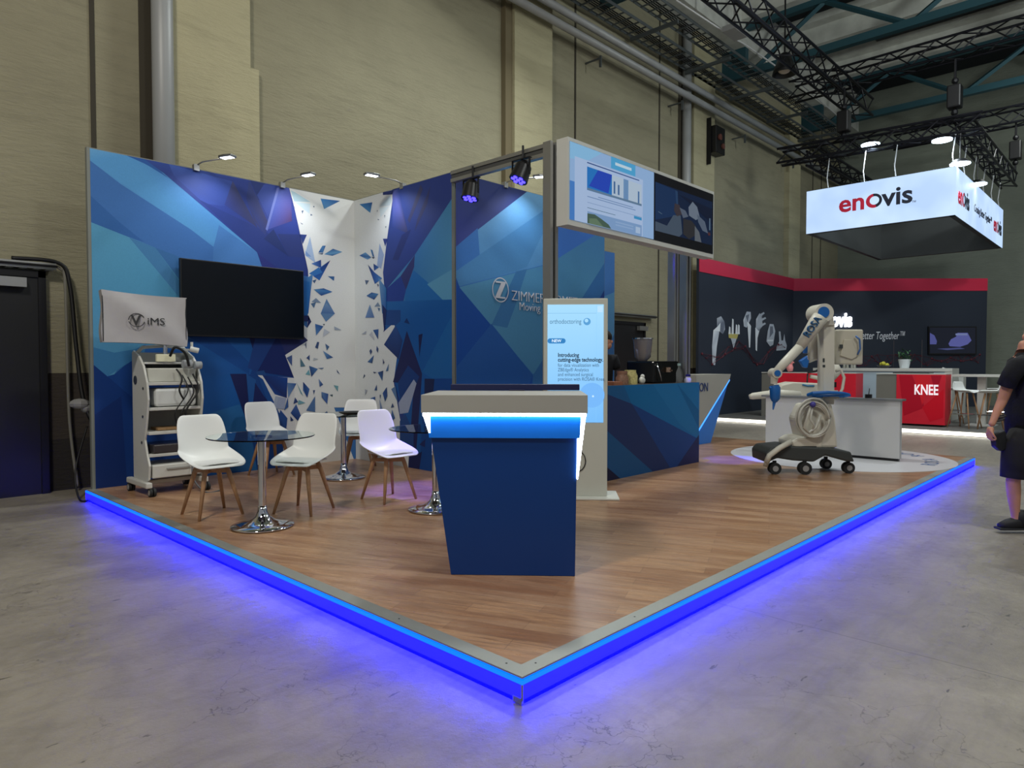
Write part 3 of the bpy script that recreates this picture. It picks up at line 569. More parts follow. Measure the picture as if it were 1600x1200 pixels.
# --- second wall with the logo
w2 = thing('booth_wall', 'blue printed booth wall with the white round logo and company name', 'booth wall', (6.8, 6.06, FZ))
obj('panel', MB().box(5.37, 8.30, 6.04, 6.10, FZ, 3.66).box(8.30, 8.56, 6.04, 6.10, FZ, 3.10), BASEP, w2, True)
add, st = pane({'ax': 'Y', 'lim': (5.37, 8.295, FZ, 3.655)}, 6.04, (0, -1, 0))
add('E', (58, 108, 178), [(-200, -300), (1500, -300), (1500, 1600), (-200, 1600)])
add('E', [(50, 52, 116), (46, 48, 108), (60, 70, 140)], [(0, -100), (400, 158), (20, 436), (-20, 460)])
add('E', [(112, 164, 206), (92, 146, 196), (70, 120, 186)], [(400, 158), (1000, 260), (1000, 380), (510, 525), (20, 645), (20, 436)])
add('E', (66, 116, 184), [(20, 436), (150, 345), (170, 600), (20, 640)])
add('E', (80, 134, 186), [(560, 200), (400, 540), (350, 560), (20, 642), (20, 560)])
add('E', (66, 112, 190), [(520, 320), (1000, 300), (1000, 400), (560, 505)])
add('E', [(88, 146, 184), (78, 134, 176), (66, 118, 170)], [(55, 645), (510, 528), (1000, 400), (1000, 650), (700, 900), (430, 1085)])
add('E', (64, 116, 168), [(345, 565), (400, 552), (340, 740), (300, 850), (220, 835)])
add('E', (36, 80, 160), [(0, 590), (60, 648), (430, 1090), (400, 1400), (0, 1400)])
add('E', (46, 92, 164), [(220, 830), (430, 1090), (300, 1400), (0, 1400), (40, 1050)])
add('E', (56, 106, 164), [(430, 1090), (1000, 560), (1000, 1400), (400, 1400)])
add('E', (30, 62, 130), [(760, 715), (800, 660), (800, 760)])
fixn(st['mb'], (0, -1, 0)); obj('printed_graphic', st['mb'], MATS['wall_graphic'], w2, True)
add, st = pane({'ax': 'Y', 'lim': (8.30, 8.555, FZ, 3.09)}, 6.04, (0, -1, 0))
add('E', (70, 116, 180), [(700, 400), (1100, 400), (1100, 1600), (700, 1600)])
add('E', (92, 146, 190), [(790, 690), (850, 670), (850, 900), (790, 1000)])
add('E', (60, 106, 160), [(790, 1000), (850, 880), (850, 1400), (790, 1400)])
fixn(st['mb'], (0, -1, 0)); obj('printed_graphic', st['mb'], MATS['wall_graphic'], w2, True)
LT = mat('silver_lettering', (196, 200, 210), .5)
def q(x, y, off=.012): v = onY(x, y, 6.04-off); return v
a = onY(799, 469, 6.03); b = onY(902, 470, 6.03)
text('lettering', 'ZIMMER BIOMET', .185, (a.x, 6.03, a.z), (1, 0, 0), (0, 0, 1), LT, w2, fit=b.x-a.x, ext=.003, bold=-.0025, label='silver company name')
a = onY(811, 484.5, 6.03)
text('lettering', 'Moving You Forward.™', .15, (a.x, 6.03, a.z), (1, 0, 0), (0, 0, 1), LT, w2, ext=.003, sx=.95, bold=-.0025, label='silver slogan')
cx = onY(782, 453, 6.03); rr = .155
g = MB()
for i in range(48):
    a0, a1 = 2*PI*i/48, 2*PI*(i+1)/48
    g.face([(cx.x+r_*math.cos(t_)*.95, 6.028, cx.z+r_*math.sin(t_)) for r_, t_ in ((rr, a0), (rr, a1), (rr-.014, a1), (rr-.014, a0))])
g.box(cx.x-.085, cx.x+.09, 6.026, 6.03, cx.z+.085, cx.z+.105).box(cx.x-.09, cx.x+.085, 6.026, 6.03, cx.z-.105, cx.z-.085)
g.prism([(cx.x+.01, 6.026, cx.z+.086), (cx.x+.088, 6.026, cx.z+.086), (cx.x-.01, 6.026, cx.z-.086), (cx.x-.088, 6.026, cx.z-.086)], (0, .004, 0))
obj('round_logo', g, LT, w2, True, label='silver ringed emblem')

# television
tv = thing('television', 'large switched off black television on the blue booth wall', 'television', (3.74, 7.98, 2.17))
obj('tv_body', MB().box(-.755, .755, -.02, .03, -.435, .435), BLACK, tv, bevel=.006)
obj('tv_screen', MB().box(-.74, .74, -.023, -.019, -.415, .42), mat('dark_screen', (4, 8, 15), .3, spec=.35), tv)
obj('wall_mount', MB().box(-.3, .3, .03, .065, -.2, .2), BLKM, tv)

# arm lamps on the wall tops
def arm_lamp(base, head, lab, aim, watt, foot=None):
    b, h = Vector(base), Vector(head); t = thing('arm_spotlight', lab, 'lamp', b, 0, 'arm lamps on the booth wall tops')
    obj('clamp', MB().box(b.x-.03, b.x+.03, b.y-.03, b.y+.03, b.z-.05, b.z+.02), ALU, t, True)
    d = (h-b).normalized(); obj('arm', MB().tube([b+Vector((0, 0, .01)), b+d*.1+Vector((0, 0, .03)), h], .008, 6), ALU, t, True, smooth=True)
    n = Vector((d.x, d.y, 0)).normalized(); s_ = Vector((-n.y, n.x, 0)); e0, e1 = h-n*.02, h+n*.16
    up = Vector((0, 0, 1))
    obj('lamp_head', MB().prism([e0-s_*.045, e0-s_*.06+n*.09, e1-s_*.045, e1+s_*.045, e0+s_*.06+n*.09, e0+s_*.045], up*.025), mat('lamp_metal', (120, 122, 124), .35, .8), t, True, bevel=.004)
    obj('lens', MB().prism([e0-s_*.035+n*.02-up*.003, e1-s_*.035-n*.02-up*.003, e1+s_*.035-n*.02-up*.003, e0+s_*.035+n*.02-up*.003], up*.003), mat('lamp_lens', (255, 255, 255), .4, emis=(235, 242, 255), estr=8), t, True)
    o = light('arm_spotlight_light', 'SPOT', h+n*.08-up*.03, watt, (.86, .92, 1.0), aim, .03, spot=118, blend=.9); return t
arm_lamp((3.2, 8.04, 3.67), (3.35, 7.68, 3.72), 'arm lamp above the left part of the television wall', (3.2, 8.05, 2.6), 20)
arm_lamp((4.25, 8.04, 3.67), (4.35, 7.68, 3.72), 'arm lamp above the television wall, next to the white corner', (4.3, 8.05, 2.6), 20)
arm_lamp((5.33, 6.99, 3.67), (4.98, 7.05, 3.72), 'arm lamp on the return wall beside the corner', (5.31, 7.0, 2.6), 20)
arm_lamp((6.2, 6.05, 3.68), (6.38, 5.70, 3.73), 'arm lamp above the wall with the company name', (6.4, 6.04, 2.6), 22)
# beam, posts and double screen
bmt = thing('frame_beam', 'aluminium beam from the blue wall to the double screen, with two stage spotlights', 'beam', (5.31, 5.25, 3.52))
obj('rail', MB().box(5.28, 5.34, 4.58, 6.03, 3.52, 3.56), ALU, bmt, True); obj('rail', MB().box(5.28, 5.34, 4.58, 6.03, 3.61, 3.65), ALU, bmt, True)
obj('web', MB().box(5.295, 5.325, 4.58, 6.03, 3.56, 3.61), mat('groove_grey', (90, 90, 88), .5, .4), bmt, True)
for x0, y0, z0, lb in ((5.22, 4.46, FZ, 'left aluminium post under the double screen, rising behind the kiosk'), (8.14, 4.60, 1.18, 'right aluminium post under the double screen, at the counter end'), (7.84, 4.60, 1.18, 'narrow aluminium post on the counter just left of the end post')):
    w_ = .12 if x0 != 7.84 else .10; t = thing('frame_post', lb, 'post', (x0+w_/2, y0+.06, z0))
    for a in (0, w_-.04): obj('flange', MB().box(x0+a, x0+a+.04, y0, y0+.10, z0, 3.64), ALU, t, True)
    obj('web', MB().box(x0+.04, x0+w_-.04, y0+.03, y0+.07, z0, 3.64), mat('groove_grey'), t, True)
ds = thing('double_display', 'wide white framed double screen raised on posts, web page at left', 'screen', (6.75, 4.42, 2.8))
MX0, MX1, MZ0, MZ1, MY = 5.30, 8.31, 2.80, 3.66, 4.30
obj('cabinet', MB().box(MX0, MX1, MY+.004, MY+.15, MZ0, MZ0+.05).box(MX0, MX1, MY+.004, MY+.15, MZ1-.035, MZ1).box(MX0, MX0+.025, MY+.004, MY+.15, MZ0+.05, MZ1-.035).box(MX1-.025, MX1, MY+.004, MY+.15, MZ0+.05, MZ1-.035).box(MX0+.026, MX1-.026, MY+.12, MY+.149, MZ0+.051, MZ1-.036), WHITE, ds, True)
def scr(name, x0, x1, z0, z1, items, root, y, lab):
    k = 0; mb = MB()
    def P(u, v): nonlocal k; return (x0+(x1-x0)*u, y-.0004*k, z0+(z1-z0)*(1-v))
    for c_, pts in items:
        mb.face([P(*p_) for p_ in pts], c_); k += 1
    fixn(mb, (0, -1, 0)); return obj(name, mb, MATS['display_picture'], root, True, label=lab)
def rc(a, b, c, d): return [(a, b), (c, b), (c, d), (a, d)]
XM = 6.86; ZA, ZB = MZ0+.055, MZ1-.04
web = [((150, 185, 228), rc(0, 0, 1, 1)), ((70, 130, 205), [(0, .5), (.05, .5), (.05, 1), (0, 1)]), ((140, 195, 235), [(0, 0), (.35, 0), (.2, .16), (0, .22)]), ((176, 200, 236), rc(.05, .17, .85, 1)), ((80, 170, 220), rc(.45, 0, .75, .16)),
 ((200, 225, 240), rc(.5, .06, .7, .1)), ((50, 80, 140), rc(.18, .19, .8, .205)), ((30, 120, 200), rc(.18, .25, .83, .56)), ((30, 70, 190), [(.3, .25), (.46, .25), (.42, .52), (.2, .5)]), ((185, 205, 225), rc(.46, .25, .83, .56)), ((110, 150, 195), rc(.6, .25, .66, .56)), ((70, 110, 160), rc(.48, .33, .5, .5)), ((70, 110, 160), rc(.53, .36, .55, .5)), ((80, 120, 170), rc(.78, .36, .8, .54)),
 ((100, 130, 160), rc(.18, .53, .83, .56)), ((110, 140, 185), rc(.3, .61, .72, .62)), ((110, 140, 185), rc(.18, .64, .75, .65)), ((110, 140, 185), rc(.18, .72, .83, .725)), ((60, 150, 205), rc(.73, .73, .83, .77)), ((70, 110, 130), rc(.18, .79, .5, .797)), ((130, 165, 210), rc(.18, .84, .83, 1)), ((70, 95, 80), [(.18, .87), (.26, .86), (.34, .9), (.42, .95), (.45, 1), (.18, 1)]), ((100, 125, 100), [(.2, .93), (.28, .91), (.36, 1), (.2, 1)]),
 ((150, 180, 220), rc(.5, .88, .72, .895)), ((150, 180, 220), rc(.5, .92, .72, .935)), ((175, 200, 230), rc(.75, .88, .81, .97))]
scr('left_screen', MX0+.025, XM, ZA, ZB, web, ds, MY, 'web page screen')
surg = [((10, 12, 18), rc(0, 0, 1, 1)), ((16, 42, 84), rc(.02, .13, .98, .86)), ((26, 66, 120), [(.02, .13), (.34, .15), (.34, .55), (.02, .7)]), ((50, 90, 140), [(.33, .15), (.37, .16), (.38, .42), (.35, .42)]), ((12, 30, 66), [(.4, .2), (.98, .25), (.98, .5), (.6, .3)]),
 ((96, 116, 140), [(.02, .72), (.2, .74), (.3, .55), (.42, .52), (.45, .8), (.4, .86), (.02, .86)]), ((80, 70, 80), [(.32, .36), (.4, .36), (.44, .5), (.36, .55), (.31, .48)]), ((120, 136, 160), [(.4, .4), (.5, .42), (.55, .5), (.46, .55)]), ((150, 168, 190), [(.55, .35), (.62, .24), (.7, .3), (.75, .46), (.68, .52), (.56, .48)]), ((120, 138, 165), [(.7, .42), (.84, .5), (.9, .68), (.8, .66), (.72, .54)]),
 ((60, 60, 66), [(.46, .56), (.6, .55), (.68, .62), (.66, .78), (.56, .86), (.46, .8)]), ((130, 140, 150), [(.66, .62), (.74, .7), (.78, .86), (.66, .86)]), ((110, 60, 60), rc(.9, .66, .94, .71)), ((130, 160, 190), rc(.92, .42, .94, .62)), ((120, 150, 180), [(.06, .56), (.12, .58), (.12, .59), (.06, .57)])]
surg = [(tuple(int(v*.72) for v in c_), p_) for c_, p_ in surg]
scr('right_screen', XM, MX1-.025, ZA, ZB, surg, ds, MY, 'dark screen showing surgery')
# par cans
def par_can(y, z, aim, lab, px=5.22, watt=900, col=(.07, .03, 1.0), sp=24):
    t = thing('par_can_spotlight', lab, 'spotlight', (px, y, z), 0)
    ax = (Vector(aim)-Vector((px, y, z))).normalized(); c = Vector((px, y, z-.17))
    obj('housing', MB().cyl(c-ax*.08, c+ax*.08, .085, .10, 20).cyl(c-ax*.13, c-ax*.08, .05, .085, 16), BLACK, t, True, smooth='auto')
    obj('yoke', MB().box(px-.01, px+.01, y-.125, y-.115, z-.2, z-.02).box(px-.01, px+.01, y+.115, y+.125, z-.2, z-.02).box(px-.01, px+.03, y-.125, y+.125, z-.03, z-.02), BLKM, t, True)
    obj('clamp', MB().cyl((px+.03, y, z-.03), (px+.03, y, z+.12), .012, n=8), BLKM, t, True)
    g = MB()
    s_ = ax.cross(Vector((0, 0, 1))).normalized(); u_ = s_.cross(ax)
    for k in range(7):
        o_ = Vector((0, 0, 0)) if k == 6 else (s_*math.cos(k*PI/3)+u_*math.sin(k*PI/3))*.058
        g.cyl(c+ax*.078+o_, c+ax*.086+o_, .023, n=10)
    obj('led_lens', g, mat('blue_led_lens', (30, 30, 255), .3, emis=(60, 50, 255), estr=5), t, True)
    if px > 7: obj('bracket', MB().box(7.6, 7.88, 4.57, 4.601, 3.60, 3.64), BLKM, t, True)
    light('par_can_light', 'SPOT', c+ax*.11, watt, col, aim, .05, spot=sp, blend=.6)
par_can(5.62, 3.50, (4.45, 5.55, .12), 'left black stage spotlight glowing blue under the aluminium beam')
par_can(4.86, 3.56, (4.0, 5.3, .6), 'right black stage spotlight glowing blue beside the double screen', watt=180, col=(.3, .2, 1.0))
par_can(4.575, 3.55, (8.75, 4.25, .12), 'black stage spotlight hidden behind the right end of the double screen', 7.6, 1100, col=(.04, .02, 1.0), sp=17)

# ================================================================ FURNITURE
def make_chair():
    t = thing('dining_chair', '', 'chair', (0, 0, 0), 0, 'white shell chairs')
    # profile in (y,z): y<0 back, faces +y
    prof = [(-.262, .852, .15, .0), (-.256, .835, .185, .004), (-.245, .78, .205, .012), (-.228, .69, .215, .022), (-.212, .60, .216, .032), (-.197, .53, .218, .042), (-.165, .475, .228, .056), (-.11, .445, .24, .060), (-.03, .435, .246, .052), (.06, .437, .244, .036), (.14, .443, .236, .018), (.20, .44, .215, .004), (.225, .428, .17, 0)]
    mb = MB(); rows = []; n = 10
    for (y, z, hw, curl) in prof:
        row = []
        for i in range(n+1):
            s_ = -1+2*i/n; e = abs(s_)**2.4
            back = max(0, min(1, (z-.47)/.12)); yy = y+curl*e*back*1.6; zz = z+curl*e*(1-back)*1.5
            row.append(mb.bm.verts.new((s_*hw, yy, zz)))
        rows.append(row)
    for a, b in zip(rows, rows[1:]):
        for i in range(n): mb.bm.faces.new((a[i], a[i+1], b[i+1], b[i]))
    obj('seat_shell', mb, SHELL, t, smooth=True, solid=.012, sub=1)
    mb = MB(); pts = []
    for k in range(5):
        y = -.13+.32*k/4; hw = .17+.03*math.sin(PI*k/4)
        pts.append([mb.bm.verts.new((hw*(-1+2*i/6), y, .444+.003*k-.006*abs(-1+i/3)**2+.014*(1-abs(-1+i/3)**3)*math.sin(PI*(.12+.76*k/4))+(.018*abs(-1+i/3)**3 if k < 4 else 0))) for i in range(7)])
    for a, b in zip(pts, pts[1:]):
        for i in range(6): mb.bm.faces.new((a[i], a[i+1], b[i+1], b[i]))
    obj('seat_pad', mb, PAD, t, smooth=True, solid=.02, sub=2)
    for sx in (-1, 1):
        for sy in (-1, 1):
            m_ = MB(); m_.tube([(sx*.085, sy*.085, .425), (sx*.105, sy*.105, .36), (sx*.185, sy*.185, 0)], [.021, .021, .012], 10)
            obj('leg', m_, OAK, t, smooth=True)
    fr_ = MB()
    for sg in (-1, 1): fr_.prism([(-.11*sg, -.11, .365), (.11*sg, .11, .365), (.11*sg, .11, .40), (-.11*sg, -.11, .40)], (.012*1, -.012*sg, 0))
    fr_.cyl((0, 0, .385), (0, 0, .432), .06, n=12)
    obj('leg_frame', fr_, OAK, t); return t
ch = make_chair()
C5 = [((2.47, 5.95), 180, 'white shell chair at the glass table nearest the medical trolley, facing right'),
      ((3.09, 5.50), 118, 'white shell chair right of the nearest glass table, its back to the middle table'),
      ((3.83, 7.56), 184, 'white shell chair behind the nearest glass table, closest to the printed wall'),
      ((4.84, 7.26), 140, 'white shell chair in the wall corner behind the middle pedestal table'),
      ((3.93, 5.40), 180, 'white shell chair tinted purple by the spotlight, left of the reception counter')]
for i, ((x, y), rz, lab) in enumerate(C5): place(ch, (x, y, FZ), R(rz), lab, i == 0)
def make_table():
    t = thing('pedestal_table', '', 'table', (0, 0, 0), 0, 'round glass pedestal tables')
    obj('base', MB().lathe([(0, .003), (.235, .003), (.245, .010), (.24, .017), (.17, .028), (.10, .05), (.055, .085), (.036, .13), (.033, .17), (0, .17)], n=48), CHROME, t, smooth=True)
    obj('pole', MB().cyl((0, 0, .1), (0, 0, .715), .031, n=24), CHROME, t, smooth='auto')
    obj('top_plate', MB().cyl((0, 0, .705), (0, 0, .722), .085, n=24), CHROME, t, smooth='auto')
    obj('glass_top', MB().lathe([(0, .723), (.408, .723), (.412, .728), (.408, .733), (0, .733)], n=64), GLASS, t, smooth='auto'); return t
tb = make_table()
for i, (x, y, l) in enumerate(((2.56, 5.21, 'round glass pedestal table nearest the platform edge, between two white chairs'), (4.31, 6.78, 'round glass pedestal table in the corner with a black tray on it'), (3.93, 4.70, 'round glass pedestal table partly hidden behind the reception counter'))): place(tb, (x, y, FZ), 0, l, i == 0)
solo('black_tray', MB().lathe([(0, 0), (.10, 0), (.15, .02), (.155, .03), (.145, .03), (.1, .012), (0, .012)], (4.33, 6.62, FZ+.735), 24), BLACK, 'flat black tray on the glass table in the corner', 'tray', smooth='auto')

# ---------------------------------------------------------------- reception counter
rc_ = thing('reception_counter', 'dark blue reception counter with white top and white light line', 'counter', (3.02, 2.88, FZ), math.atan2(-.57, .50))
# local: +x right in the picture, +y away
def tap(mb, zl, zh, wl_, wh_, y0, y1, dy=0):
    mb.prism([(-wl_/2+dy, y0, zl), (wl_/2+dy, y0, zl), (wh_/2, y0, zh), (-wh_/2, y0, zh)], (0, y1-y0, 0)); return mb
obj('body', MB().prism([(-.382, .002, 0), (.382, .002, 0), (.395, .002, 1.01), (-.525, .002, 1.01)], (0, .45, 0)), mat('counter_navy', (0, 54, 122), .38), rc_, bevel=.004)
obj('upper_panel', MB().prism([(-.512, -.016, .85), (.408, -.016, .85), (.415, -.016, .985), (-.525, -.016, .985)], (0, .018, 0)), mat('bright_blue_panel', (10, 122, 240), .4), rc_)
obj('countertop', MB().box(-.553, .452, -.06, .62, 1.005, 1.115), GREYL, rc_, bevel=.003)
obj('light_line', MB().box(-.545, .444, -.05, -.026, .985, 1.004), LEDW, rc_, label='white light line under the top')
obj('side_light', MB().prism([(.398, -.01, .99), (.445, -.01, .99), (.398, -.01, .60), (.391, -.01, .60)], (0, .03, 0)), LEDW, rc_, label='white light wedge down the right side')
obj('side_light', MB().prism([(-.505, -.018, .99), (-.548, -.018, .99), (-.513, -.018, .88), (-.503, -.018, .88)], (0, .03, 0)), LEDW, rc_, label='white light wedge down the left side')
obj('back_rail', MB().box(-.46, .44, .60, .66, 1.118, 1.160).box(-.05, .06, .58, .60, 1.116, 1.126), mat('navy_rail', (14, 22, 70), .5), rc_, bevel=.004, label='dark navy raised rail')
# ---------------------------------------------------------------- kiosk
kk = thing('display_kiosk', 'tall white kiosk with a bright portrait touch screen behind the reception counter', 'kiosk', (5.215, 4.135, FZ), R(-50))
obj('housing', MB().box(-.31, .31, 0, .09, .015, 1.935), mat('kiosk_white', (190, 192, 182), .5), kk, bevel=.01)
obj('base_plate', MB().box(-.40, .42, -.12, .30, 0, .02), mat('kiosk_base', (200, 202, 194), .5), kk, bevel=.006)
KB = MATS['screen_picture']
g = MB(); kz = 0
def kq(c_, a, b, c, d):
    global kz
    g.face([(a, -.003-.0004*kz, b), (c, -.003-.0004*kz, b), (c, -.003-.0004*kz, d), (a, -.003-.0004*kz, d)], c_); kz += 1
kq([(128, 196, 255), (120, 190, 252), (168, 222, 255), (168, 222, 255)], -.27, .735, .27, 1.875); kq((140, 205, 255), .20, .735, .202, 1.875); kq((190, 228, 255), .21, 1.80, .26, 1.86)
kq((96, 160, 215), -.27, 1.79, .20, 1.792); kq((50, 130, 195), -.245, 1.50, -.12, 1.55)
def disc(c_, x, z, r_, n=20):
    global kz
    g.face([(x+r_*math.cos(2*PI*i/n), -.003-.0004*kz, z+r_*math.sin(2*PI*i/n)) for i in range(n)], c_); kz += 1
disc((50, 130, 195), -.245, 1.525, .025); disc((50, 130, 195), -.12, 1.525, .025); disc((90, 160, 215), .11, 1.71, .035); disc((170, 222, 255), .105, 1.72, .018); disc((120, 185, 250), .16, 1.0, .12, 28); disc((110, 170, 225), -.15, 1.08, .03); disc((200, 235, 255), .17, .99, .01)
fixn(g, (0, -1, 0)); obj('touch_screen', g, KB, kk)
TB = mat('dark_print', (24, 50, 84), .5); TG = mat('faded_print', (70, 120, 170), .5)
for s_, z_, sz, m_, bo in (('Introducing', 1.37, .055, TB, .0015), ('cutting-edge technology.', 1.325, .055, TB, .0015), ('for data visualization with', 1.275, .048, TG, 0), ('ZBEdge® Analytics', 1.23, .048, TG, 0), ('and enhanced surgical', 1.185, .048, TG, 0), ('precision with ROSA® Knee', 1.14, .048, TG, 0)):
    text('lettering', s_, sz, (-.17, -.017, z_), (1, 0, 0), (0, 0, 1), m_, kk, False, ext=.0005, bold=bo, sx=.80)
text('lettering', 'NEW', .04, (-.183, -.017, 1.512), (1, 0, 0), (0, 0, 1), mat('screen_white', (230, 245, 255), .5, emis=(230, 245, 255), estr=.9), kk, False, 'CENTER', ext=.0005)
text('lettering', 'orthodoctoring', .065, (-.25, -.017, 1.69), (1, 0, 0), (0, 0, 1), mat('pale_print', (100, 165, 215), .5), kk, False, ext=.0005, sx=.75)

obj('cable_loop', MB().tube([(.02+.08*math.cos(2*PI*i/24), -.006, .36+.10*math.sin(2*PI*i/24)) for i in range(25)], .005, 6), CABLE, kk, smooth=True)
# ---------------------------------------------------------------- blue bar counter and what stands on it
bc = thing('bar_counter', 'blue faceted bar counter behind the tall kiosk', 'counter', (7.2, 4.75, FZ))
obj('body', MB().box(5.85, 8.27, 4.47, 5.0, FZ, 1.15), NAVY, bc, True)
obj('worktop', MB().box(5.85, 8.27, 4.475, 5.05, 1.15, 1.18), mat('dark_worktop', (60, 48, 40), .5), bc, True)
add, st = pane({'ax': 'Y', 'lim': (5.85, 8.27, FZ, 1.18)}, 4.47, (0, -1, 0))
add('F', (36, 70, 128), [(-800, -100), (1300, -100), (1300, 1600), (-800, 1600)])
add('F', [(20, 98, 156), (28, 104, 160), (30, 104, 165)], [(-600, -60), (1200, 60), (1200, 690), (380, 345), (-600, -60)])
add('F', (34, 90, 142), [(-600, 100), (300, 150), (380, 345), (-600, -40)])
add('F', (40, 112, 168), [(600, 90), (1200, 60), (1200, 690), (880, 550)])
add('F', (26, 96, 150), [(850, 90), (1200, 400), (1200, 690), (1100, 600)])
add('F', (34, 52, 100), [(-600, 20), (380, 340), (780, 1040), (100, 1300), (-600, 900)])
add('F', (34, 84, 134), [(100, 600), (600, 1050), (130, 1250), (60, 900)])
add('F', (30, 66, 130), [(380, 340), (1200, 690), (850, 1010), (780, 1040)])
add('F', (28, 36, 86), [(1200, 640), (1200, 1000), (850, 1000)])
add('F', (18, 24, 60), [(100, 980), (260, 1120), (100, 1250)])
fixn(st['mb'], (0, -1, 0)); obj('printed_graphic', st['mb'], MATS['wall_graphic'], bc, True)
CT = 1.18
def counter_at(px, py, Y): p_ = onY(px, py, Y); return p_
em = thing('espresso_machine', 'black espresso machine on the blue bar counter', 'coffee machine', (8.0, 4.78, CT))
p0 = onY(1008, 580, 4.7).x; p1 = onY(1048, 580, 4.7).x
obj('body', MB().box(p0, p1, 4.58, 4.98, CT, CT+.28), mat('gloss_black', (10, 10, 12), .15), em, True, bevel=.02)
obj('steam_wand', MB().tube([(p0+.06, 4.57, CT+.25), (p0+.1, 4.55, CT+.12), (p0+.14, 4.55, CT+.03)], .007, 6), CHROME, em, True, smooth=True)
obj('group_head', MB().cyl(((p0+p1)/2, 4.56, CT+.2), ((p0+p1)/2, 4.56, CT+.14), .035, n=12).box((p0+p1)/2-.01, (p0+p1)/2+.01, 4.50, 4.56, CT+.15, CT+.17), mat('brass_chrome', (190, 160, 140), .2, .9), em, True)
obj('bean_hopper', MB().lathe([(.05, 0), (.10, .05), (.12, .26), (.12, .28), (0, .28)], (p0+.1, 4.8, CT+.28), 20), mat('smoked_glass', (150, 145, 150), .1, trans=.5), em, True, smooth='auto')
obj('hopper_rim', MB().cyl((p0+.1, 4.8, CT+.555), (p0+.1, 4.8, CT+.57), .13, n=20), CHROME, em, True)
def jar(x, y, r_, h, m_, name, lab, lidm=None, cat='jar'):
    t = thing(name, lab, cat, (x, y, CT)); obj('jar_body', MB().lathe([(0, 0), (r_, 0), (r_*1.02, h*.6), (r_*.8, h*.85), (r_*.8, h), (0, h)], n=18), m_, t, smooth='auto')
    if lidm: obj('lid', MB().cyl((0, 0, h), (0, 0, h+.03), r_*.85, n=18), lidm, t)
x = lambda px: onY(px, 590, 4.6).x
jar(x(972), 4.6, .075, .13, mat('brown_biscuits', (140, 104, 84), .5, var=.5, vscale=60), 'biscuit_jar', 'brown biscuit jar on the bar counter, nearest the kiosk', mat('copper_lid', (160, 120, 100), .3, .6))
jar(x(987), 4.62, .085, .17, mat('yellow_wafers', (206, 196, 130), .5, var=.5, vscale=60), 'biscuit_jar', 'jar of yellow sweets on the bar counter left of the coffee machine')
t = thing('tissue_pack', 'small white crumpled tissue pack beside the coffee machine', 'tissues', (x(1001), 4.58, CT)); obj('paper', MB().ball((0, 0, .045), .05, 8, (1, .7, .9)).ball((.01, 0, .09), .03, 6), WHITE, t)
solo('snack_tray', MB().box(x(950), x(964), 4.52, 4.72, CT, CT+.04), mat('brown_card', (150, 96, 70), .6), 'low brown snack tray beside the kiosk edge on the bar counter', 'tray')
jar(x(1059), 4.66, .11, .22, mat('steel_tin', (130, 132, 130), .25, .7), 'steel_kettle', 'steel and clear canister right of the coffee machine', mat('glass_lid', (190, 220, 220), .1, trans=.5), 'canister')
jar(x(1074), 4.6, .05, .075, WHITE, 'cup_stack', 'white cup with dark blue lid near the right post of the counter', mat('navy_lid', (24, 22, 90), .4), 'cup')
jar(x(1078), 4.72, .03, .16, mat('navy_bottle', (20, 18, 60), .3), 'small_bottle', 'small dark bottle behind the white cup on the counter', None, 'bottle')

# CON desk
cn = thing('display_counter', 'white and blue slanted counter behind the bar, marked CON', 'counter', (10.2, 5.9, FZ))
obj('front_panel', MB().prism([(10.05, 5.6, 1.245), (11.12, 5.40, 1.245), (11.08, 5.40, 1.14), (10.05, 5.40, .30), (10.05, 5.6, .30)], (0, .02, 0)) if False else MB().prism([(9.95, 5.43, 1.25), (11.15, 5.43, 1.25), (11.10, 5.43, 1.16), (10.02, 5.43, .36), (9.95, 5.43, .36)], (0, .5, 0)), GREYL, cn, True)
obj('slanted_side', MB().prism([(11.10, 5.44, 1.16), (10.00, 5.44, .34), (10.00, 5.44, FZ), (10.46, 5.44, FZ)], (0, .48, 0)), mat('sky_blue_panel', (38, 124, 222), .4), cn, True)
obj('edge_light', MB().prism([(11.10, 5.425, 1.155), (10.00, 5.425, .335), (10.00, 5.425, .31), (11.095, 5.425, 1.135)], (0, .012, 0)), mat('blue_edge_led', (80, 160, 255), .4, emis=(60, 150, 255), estr=1.4), cn, True)
a = onY(1106, 611, 5.42)
text('lettering', 'CON', .20, (a.x+.02, 5.42, a.z), (1, 0, 0), (0, 0, 1), mat('blue_print', (40, 66, 120), .5), cn, align='RIGHT', sx=.95)

# ---------------------------------------------------------------- trolley with covered monitor
mt = thing('medical_trolley', 'white medical trolley with covered monitor, cables and boxes on its shelves', 'trolley', (2.64, 7.42, FZ))
MW = mat('trolley_white', (196, 196, 190), .45)
def side(xx):
    pts = [(-.22, .16), (-.245, .3), (-.18, .42), (-.13, .55), (-.19, .75), (-.235, .95), (-.21, 1.12), (-.12, 1.28), (0, 1.38), (.16, 1.44), (.2, 1.42), (.2, .12), (-.15, .12)]
    return MB().prism([(xx, y, z) for y, z in pts], (.022, 0, 0))
obj('side_panel', side(-.27), MW, mt, bevel=.006, label='left wavy side panel'); obj('side_panel', side(.25), MW, mt, bevel=.006, label='right wavy side panel')
g = MB()
for z in (1.33-.22, .86, .62, .40): obj('shelf', MB().box(-.25, .25, -.2, .2, z-.02, z+.01), MW, mt, bevel=.005)
obj('shelf', MB().box(-.25, .25, -.1, .2, 1.3, 1.32), MW, mt, bevel=.005, label='top shelf')
obj('back_panel', MB().box(-.25, .25, .19, .2, .62, .88).box(-.25, .25, .19, .2, 1.12, 1.42), mat('trolley_back', (150, 150, 146), .5), mt)
